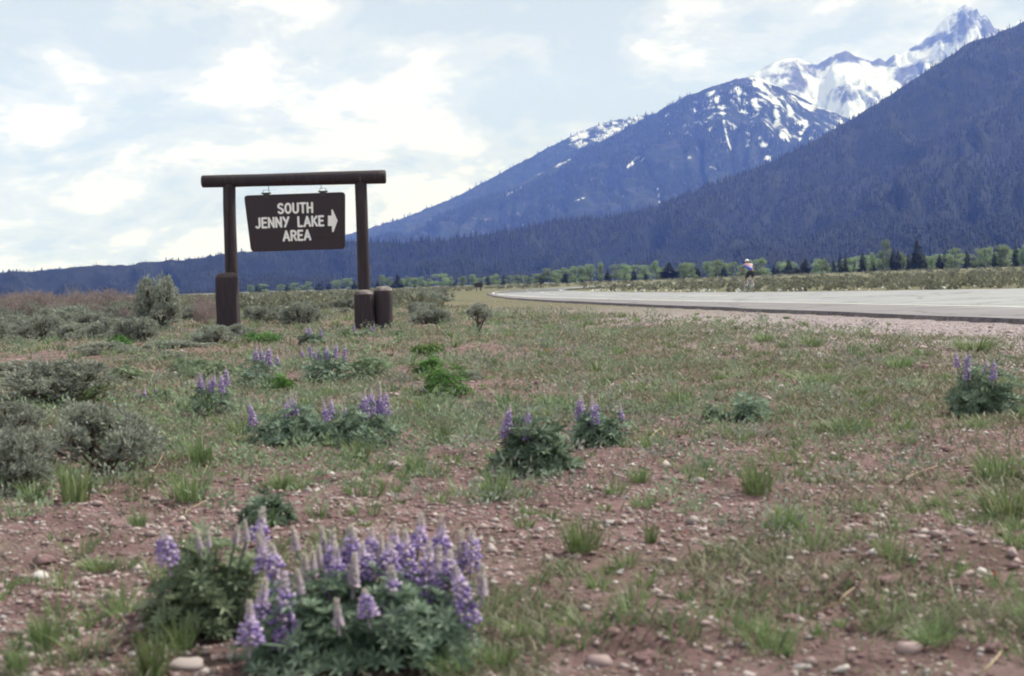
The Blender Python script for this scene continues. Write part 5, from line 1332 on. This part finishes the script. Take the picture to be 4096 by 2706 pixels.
# white flecks along the far road edge
def far_edge():
    mb = MB(); n = 90; y = rng.uniform(52, 120, n); x = XR(y) + rng.uniform(.3, 1.3, n); z = gz(x, y)
    P = np.repeat(np.stack([x, y, z + rng.uniform(.08, .2, n)], 1), 6, 0) + rng.normal(size=(n * 6, 3)) * .03
    D = rand_dir(n * 6, .5) * .07; leaves(mb, P, D, perp(D) * .04, 0)
    tag(mb.build('white_wildflowers', MAT['white'], smooth=False), 'tiny white wildflowers along the far edge of the road', 'flowers', kind='stuff')
far_edge()
def clod(px, py, wpx, label, h=.4):
    g = on_ground(px, py); w = wpx * np.linalg.norm(g[:2]) / FPX
    V, F3, F4 = stone_mesh(3, 16, 26); U_ = norm(V); sd = int(px)
    n_ = fbm(U_[:, 0] * 2.2 + U_[:, 2], U_[:, 1] * 2.2 + 3, 5, sd, .7); n2_ = fbm(U_[:, 0] * 7 + 9, U_[:, 1] * 7 + U_[:, 2] * 6, 3, sd + 1, .7)
    V = U_ * np.array([.5, .4, .32]) * (.35 + .9 * n_ + .5 * (n2_ - .5))[:, None]
    mb = MB(); mb.add(V, F4); mb.F.append(F3); mb.M.append(np.zeros(len(F3), int)); o = mb.build('soil_clod', MAT['clod'])
    o.location = (g[0], g[1], float(gz(g[0], g[1]))); o.scale = (w, w, w * h / .6); o.rotation_euler = (0, 0, rng.uniform(0, 6)); tag(o, label, 'soil clod')
for c in ((3555, 2260, 190, 'wide crumbling soil clod on open ground'), (3860, 2235, 180, 'dark broken soil clod beside the wide one'), (2590, 2545, 200, 'low dark soil clod near the round buff stone', .4), (3420, 2425, 110, 'small dark root clod with dry straws', .9),
          (3250, 1712, 60, 'small dark clod on the thin turf'), (3690, 1475, 90, 'dark clod at the gravel edge'), (600, 2500, 90, 'dark soil lump in front of the broad grass'), (3790, 1800, 90, 'reddish soil lump by the tall loose grass'), (3980, 2600, 150, 'soil lump at the end of the stony ground'), (3150, 2480, 120, 'flat reddish clod between pebbles past the low dark one'), (2850, 2420, 90, 'small crumbling clod near the flat white stone'), (3480, 2180, 120, 'dark clod behind the wide crumbling one'), (3700, 2330, 110, 'clod in front of the dark broken one'), (2280, 2560, 100, 'dark clod by the large round pale stone'), (3780, 1612, 70, 'grey clod beside the upright bushy lupine')): clod(*c)
def straw(pts, label):
    P = []
    for px, py, up in pts:
        g = on_ground(px, py + up); q = at_y(px, py, g[1]); P.append(q)
    P = np.array(P); mb = MB(); d = np.linalg.norm(P[0][:2]); tube(mb, P - P[0], np.linspace(.0030, .0014, len(P)) * max(1, d / 6), 5)
    o = mb.build('dry_stalk', MAT['straw']); o.location = P[0]; tag(o, label, 'dry stalk', 'dry stalks on the ground')
for pts, lab in (([(2540, 1825, 0), (2590, 1760, 12), (2645, 1710, 25)], 'bent dry stalk rising from the turf by the compact lupine'), ([(2480, 1775, 0), (2560, 1750, 8), (2660, 1748, 5)], 'dry stalk lying flat behind the bent one'), ([(2650, 1750, 0), (2655, 1730, 10), (2640, 1708, 25)], 'short dry stalk crossing the bent one'),
                 ([(690, 2085, 0), (760, 2035, 10), (830, 2000, 20)], 'straight dry stalk leaning over reddish soil'), ([(3600, 1925, 0), (3680, 1885, 10), (3750, 1865, 10)], 'dry stalk on turf near the tall loose grass'), ([(820, 1890, 0), (835, 1840, 20), (800, 1800, 40)], 'curled dry stalk in loose grass'),
                 ([(600, 1890, 0), (630, 1860, 15), (650, 1820, 30)], 'dry stalk beside the loose grass tuft'), ([(205, 2025, 0), (212, 1990, 20), (214, 1960, 30)], 'upright dry stub in front of the broad sagebrush'), ([(3360, 2400, 0), (3390, 2370, 10), (3420, 2350, 20)], 'pale root fibre at the root clod'), ([(3240, 2460, 0), (3330, 2420, 8), (3390, 2400, 12)], 'long pale fibre leading to the root clod'),
                 ([(3930, 2690, 0), (3980, 2640, 10), (4010, 2600, 25)], 'dry stalk arching over the soil lump')): straw(pts, lab)
# dandelions
def dandelion(px, py, col_, wpx, label):
    g = on_ground(px, py + 14); top = at_y(px, py, g[1]); w = wpx * g[1] / FPX
    root = empty('dandelion', tuple(g))
    mb = MB(); tube(mb, [(0, 0, -.01), tuple(top - g)], [.003, .002], 4); mb.build('stem', MAT['grass'], root)
    mb = MB(); n = 60; d = rand_dir(n, .6 if col_ != 'white' else 0); D = d * w * .5; leaves(mb, np.repeat((top - g)[None], n, 0), D, perp(D) * w * .1, 0); mb.build('flower_head', MAT[col_], root, False)
    tag(root, label, 'dandelion', 'dandelions')
MAT['yellow'] = plain_mat('yellow_petal', (.72, .42, .02), 0.6, 0.1); MAT['orange'] = plain_mat('orange_petal', (.65, .20, .04), 0.6, 0.1)
for px, py, c_, w, lab in ((3277, 1420, 'white', 22, 'white seed head standing on thin turf'), (3015, 1303, 'white', 16, 'white seed head by the gravel'), (783, 1332, 'yellow', 15, 'yellow flower head in low sage near the cracked upright'), (432, 1456, 'yellow', 14, 'yellow flower head beside the pale herb patch'),
                           (3405, 1998, 'yellow', 18, 'yellow flower in turf by leaning grass'), (2190, 1402, 'yellow', 12, 'yellow flower on the turf toward the road'), (2737, 2135, 'orange', 16, 'orange flower beside the cream stone'), (3980, 2295, 'orange', 18, 'orange flower by the dark broken clod')): dandelion(px, py, c_, w, lab)

# ------------------------------------------------------------------ the belt of trees across the flat
def aspen_proto(k, wide=1.0):
    """crown of many leaf sprays in uneven lobes; 1 m tall unit tree"""
    tr = MB(); cr = MB(); nl = 11 + k
    lobes = []
    for i in range(nl):
        a = rng.uniform(0, 6.28); z = rng.uniform(.12, .88); r = .26 * wide * math.sin(math.pi * (.2 + .75 * z)) * rng.uniform(.3, 1)
        lobes.append(np.array([r * math.cos(a), r * math.sin(a), z]))
    tube(tr, [(0, 0, -.03), (.01, 0, .3), (0, .01, .75)], [.022, .017, .006], 6)
    for c in lobes:
        tube(tr, [(0, 0, c[2] * .55), c * [.5, .5, .85], c], [.010, .007, .003], 4, cap=False)
        n = 130; d = rand_dir(n, .1); P = c + d * rng.uniform(.25, 1, (n, 1)) ** .5 * np.array([.115 * wide, .115 * wide, .10]) * rng.uniform(.65, 1.4)
        D = norm(d + rng.normal(size=d.shape) * .8) * rng.uniform(.025, .05, (n, 1)); leaves(cr, P, D, perp(D) * .015, 0, np.clip(rng.normal(.5, .2, n) + .2 * (d[:, 2]), 0, 1))
    return 'cottonwood_tree', tr.mesh('trunk', MAT['trunk']), cr.mesh('crown', MAT['aspen'])
def conifer_proto(k, slim=1.0):
    tr = MB(); cr = MB()
    tube(tr, [(0, 0, -.03), (0, 0, .5), (0, 0, .98)], [.020, .012, .002], 6)
    tiers = 24
    for i in range(tiers):
        z = .07 + .92 * i / tiers; w = .24 * slim * (1 - (i / tiers) ** 1.15) * rng.uniform(.5, 1.25) + .012
        n = 26
        a = rng.uniform(0, 6.28, n); ln = w * rng.uniform(.6, 1.1, n)
        P = np.stack([0 * a, 0 * a, z + rng.uniform(-.02, .02, n)], 1) + np.stack([np.cos(a), np.sin(a), 0 * a], 1) * (ln * .15)[:, None]
        D = np.stack([np.cos(a) * ln, np.sin(a) * ln, -ln * .25 + .02], 1)
        leaves(cr, P, D, np.stack([-np.sin(a), np.cos(a), 0 * a], 1) * (ln * .17 + .004)[:, None], 0, np.clip(rng.normal(.45, .25, n), 0, 1), .2)
    return 'conifer_tree', tr.mesh('trunk', MAT['trunk']), cr.mesh('crown', MAT['conifer'])
ASP = [aspen_proto(i) for i in range(5)] + [aspen_proto(3, 1.35)]
CON = [conifer_proto(0), conifer_proto(1, .8), conifer_proto(2, 1.15), conifer_proto(3, 1.0), conifer_proto(4, 1.3)]
def tree(px, ytop, ybot, wpx, kind, Y, label, group):
    p = CON if kind == 'c' else ASP
    base = at_y(px, ybot, Y); top = at_y(px, ytop, Y); h = top[2] + .4 - (0 if Y > 650 else float(gz(base[0], Y)))
    ref = (.33 if kind == 'c' else .56); w = wpx * Y / FPX
    o = put_plant(p[rng.integers(len(p))], base[0], Y, 1, 1, label, 'tree', group, parts=('trunk', 'crown'))
    o.location.z = min(0, float(gz(base[0], Y))) - .5 if Y > 650 else float(gz(base[0], Y)) - .3; o.scale = (w / ref, w / ref, (h + .2) * (1.0 if kind == 'c' else 1.16))
def row(L, ox, oy, k, Y, where):
    for a, t, b, kind, w in L:
        Yv = Y * rng.uniform(.95, 1.06)
        rel = (b - t) * k / 62
        lab = ('short ' if rel < .62 else 'tall ' if rel > 1.05 else '') + ('dark pointed conifer ' if kind == 'c' else 'broad fresh green cottonwood ' if w > 105 else 'fresh green rounded cottonwood ') + where
        tree(ox + a * k, oy + t * k, oy + b * k, w * k, kind, Yv, lab, ('conifers ' if kind == 'c' else 'cottonwoods ') + where)
row([(105, 410, 580, 'c', 70), (180, 340, 580, 'c', 80), (245, 370, 580, 'c', 90), (355, 450, 570, 'c', 50), (455, 330, 550, 'c', 90), (20, 430, 580, 'a', 100), (330, 430, 570, 'a', 90), (560, 360, 540, 'a', 100), (580, 400, 550, 'c', 90), (690, 340, 540, 'a', 150),
     (735, 215, 530, 'a', 120), (815, 280, 530, 'c', 90), (880, 300, 530, 'c', 80), (1000, 340, 530, 'c', 120), (1105, 140, 530, 'c', 110), (1060, 330, 530, 'c', 90), (1150, 330, 530, 'c', 80), (1190, 350, 530, 'c', 80), (940, 360, 530, 'a', 120), (1280, 400, 530, 'a', 110), (1370, 360, 530, 'c', 90), (1430, 285, 530, 'c', 80), (1560, 305, 530, 'a', 190),
     (1700, 320, 530, 'c', 120), (1780, 390, 520, 'c', 80), (1850, 340, 500, 'a', 120), (1910, 270, 500, 'c', 70), (1975, 290, 500, 'a', 120), (2070, 195, 490, 'c', 90), (2160, 285, 490, 'a', 260), (2280, 245, 490, 'c', 90), (2350, 280, 490, 'a', 140), (2450, 270, 480, 'a', 200), (2020, 330, 490, 'c', 90)], 3300, 900, .3353, 430, 'in the tall grove beyond the cyclist')
row([(60, 275, 362, 'a', 100), (160, 290, 357, 'c', 55), (120, 285, 357, 'a', 70), (220, 265, 352, 'a', 90), (300, 252, 350, 'a', 100), (335, 285, 350, 'c', 50), (265, 300, 350, 'c', 40), (395, 262, 347, 'a', 90), (450, 290, 343, 'a', 80), (585, 243, 342, 'a', 90), (555, 290, 342, 'c', 45), (675, 265, 337, 'c', 40),
     (700, 300, 337, 'c', 40), (775, 235, 332, 'c', 80), (825, 290, 332, 'c', 50), (890, 228, 332, 'c', 90), (865, 270, 332, 'c', 60), (1000, 250, 332, 'a', 100)], 2700, 900, .588, 470, 'in the open row behind the cyclist')
row([(1310, 312, 402, 'a', 150), (1260, 345, 404, 'a', 70), (1460, 332, 402, 'c', 62), (1470, 300, 398, 'a', 100), (1530, 298, 396, 'a', 100), (1580, 342, 394, 'c', 42), (1630, 282, 392, 'a', 120), (1710, 278, 388, 'a', 70), (1700, 330, 388, 'c', 38), (1750, 300, 387, 'c', 42), (1800, 283, 384, 'a', 80), (1870, 293, 380, 'a', 75), (1925, 298, 378, 'c', 42),
     (2000, 288, 374, 'a', 80), (2010, 330, 374, 'c', 30), (2080, 258, 372, 'a', 80), (2165, 260, 364, 'c', 120), (2270, 278, 364, 'a', 100), (2345, 285, 362, 'c', 60), (1580, 300, 392, 'a', 90), (1400, 345, 402, 'a', 70)], 1400, 900, .5897, 520, 'in the row across the flat behind the road bend')
row([(30, 370, 432, 'c', 40), (190, 380, 430, 'c', 45), (220, 350, 427, 'a', 70), (325, 333, 437, 'c', 85), (270, 362, 427, 'a', 60), (390, 362, 426, 'a', 60), (440, 372, 424, 'a', 60), (490, 362, 422, 'a', 70), (540, 372, 420, 'a', 60), (620, 342, 418, 'a', 110), (700, 378, 416, 'c', 36), (760, 362, 414, 'a', 70), (830, 347, 412, 'a', 70), (680, 362, 416, 'a', 60), (880, 370, 412, 'a', 60),
     (935, 343, 410, 'c', 42), (1000, 345, 408, 'a', 60), (1040, 338, 407, 'c', 36), (1090, 352, 407, 'a', 60), (1140, 345, 406, 'a', 70), (1190, 350, 406, 'a', 60), (1215, 350, 406, 'c', 42), (970, 360, 408, 'a', 50)], 1400, 900, .5897, 640, 'in the low hazy row near the log sign')
for px, yt, yb, w, k in ((1277, 1134, 1163, 34, 'c'), (1313, 1137, 1161, 26, 'c'), (1390, 1118, 1162, 60, 'a'), (1350, 1122, 1162, 50, 'a'), (1230, 1132, 1164, 50, 'a'), (1180, 1136, 1166, 50, 'a'), (1120, 1140, 1168, 50, 'a'), (1060, 1142, 1170, 60, 'a'), (1000, 1146, 1172, 50, 'a'), (1030, 1140, 1172, 20, 'c'), (1150, 1138, 1168, 18, 'c')):
    tree(px, yt, yb, w, k, 700, ('small conifer' if k == 'c' else 'faint green cottonwood') + ' seen between the uprights of the log sign', 'trees seen through the log sign')

for i in range(66):
    px = 900 + 3250 * (i + rng.uniform(-.8, 1.8)) / 66
    Y = 760 if px < 2150 else (640 if px < 3300 else 560)
    hz = 1165 - .0314 * (px - 1000); hgt = (26 if px < 2150 else 52 if px < 3300 else 62) * rng.uniform(.45, 1.2)
    if px < 1560: continue
    bw = 'broad' if hgt > 40 else 'small'
    tree(px, hz + 4 - hgt, hz + 4, hgt * rng.uniform(.9, 2.2), 'a', Y * rng.uniform(.95, 1.1), bw + ' light green cottonwood at the back of the tree belt ' + ('past the road bend' if px < 2450 else 'behind the open row' if px < 3300 else 'behind the tall grove'), 'cottonwoods at the back of the tree belt')
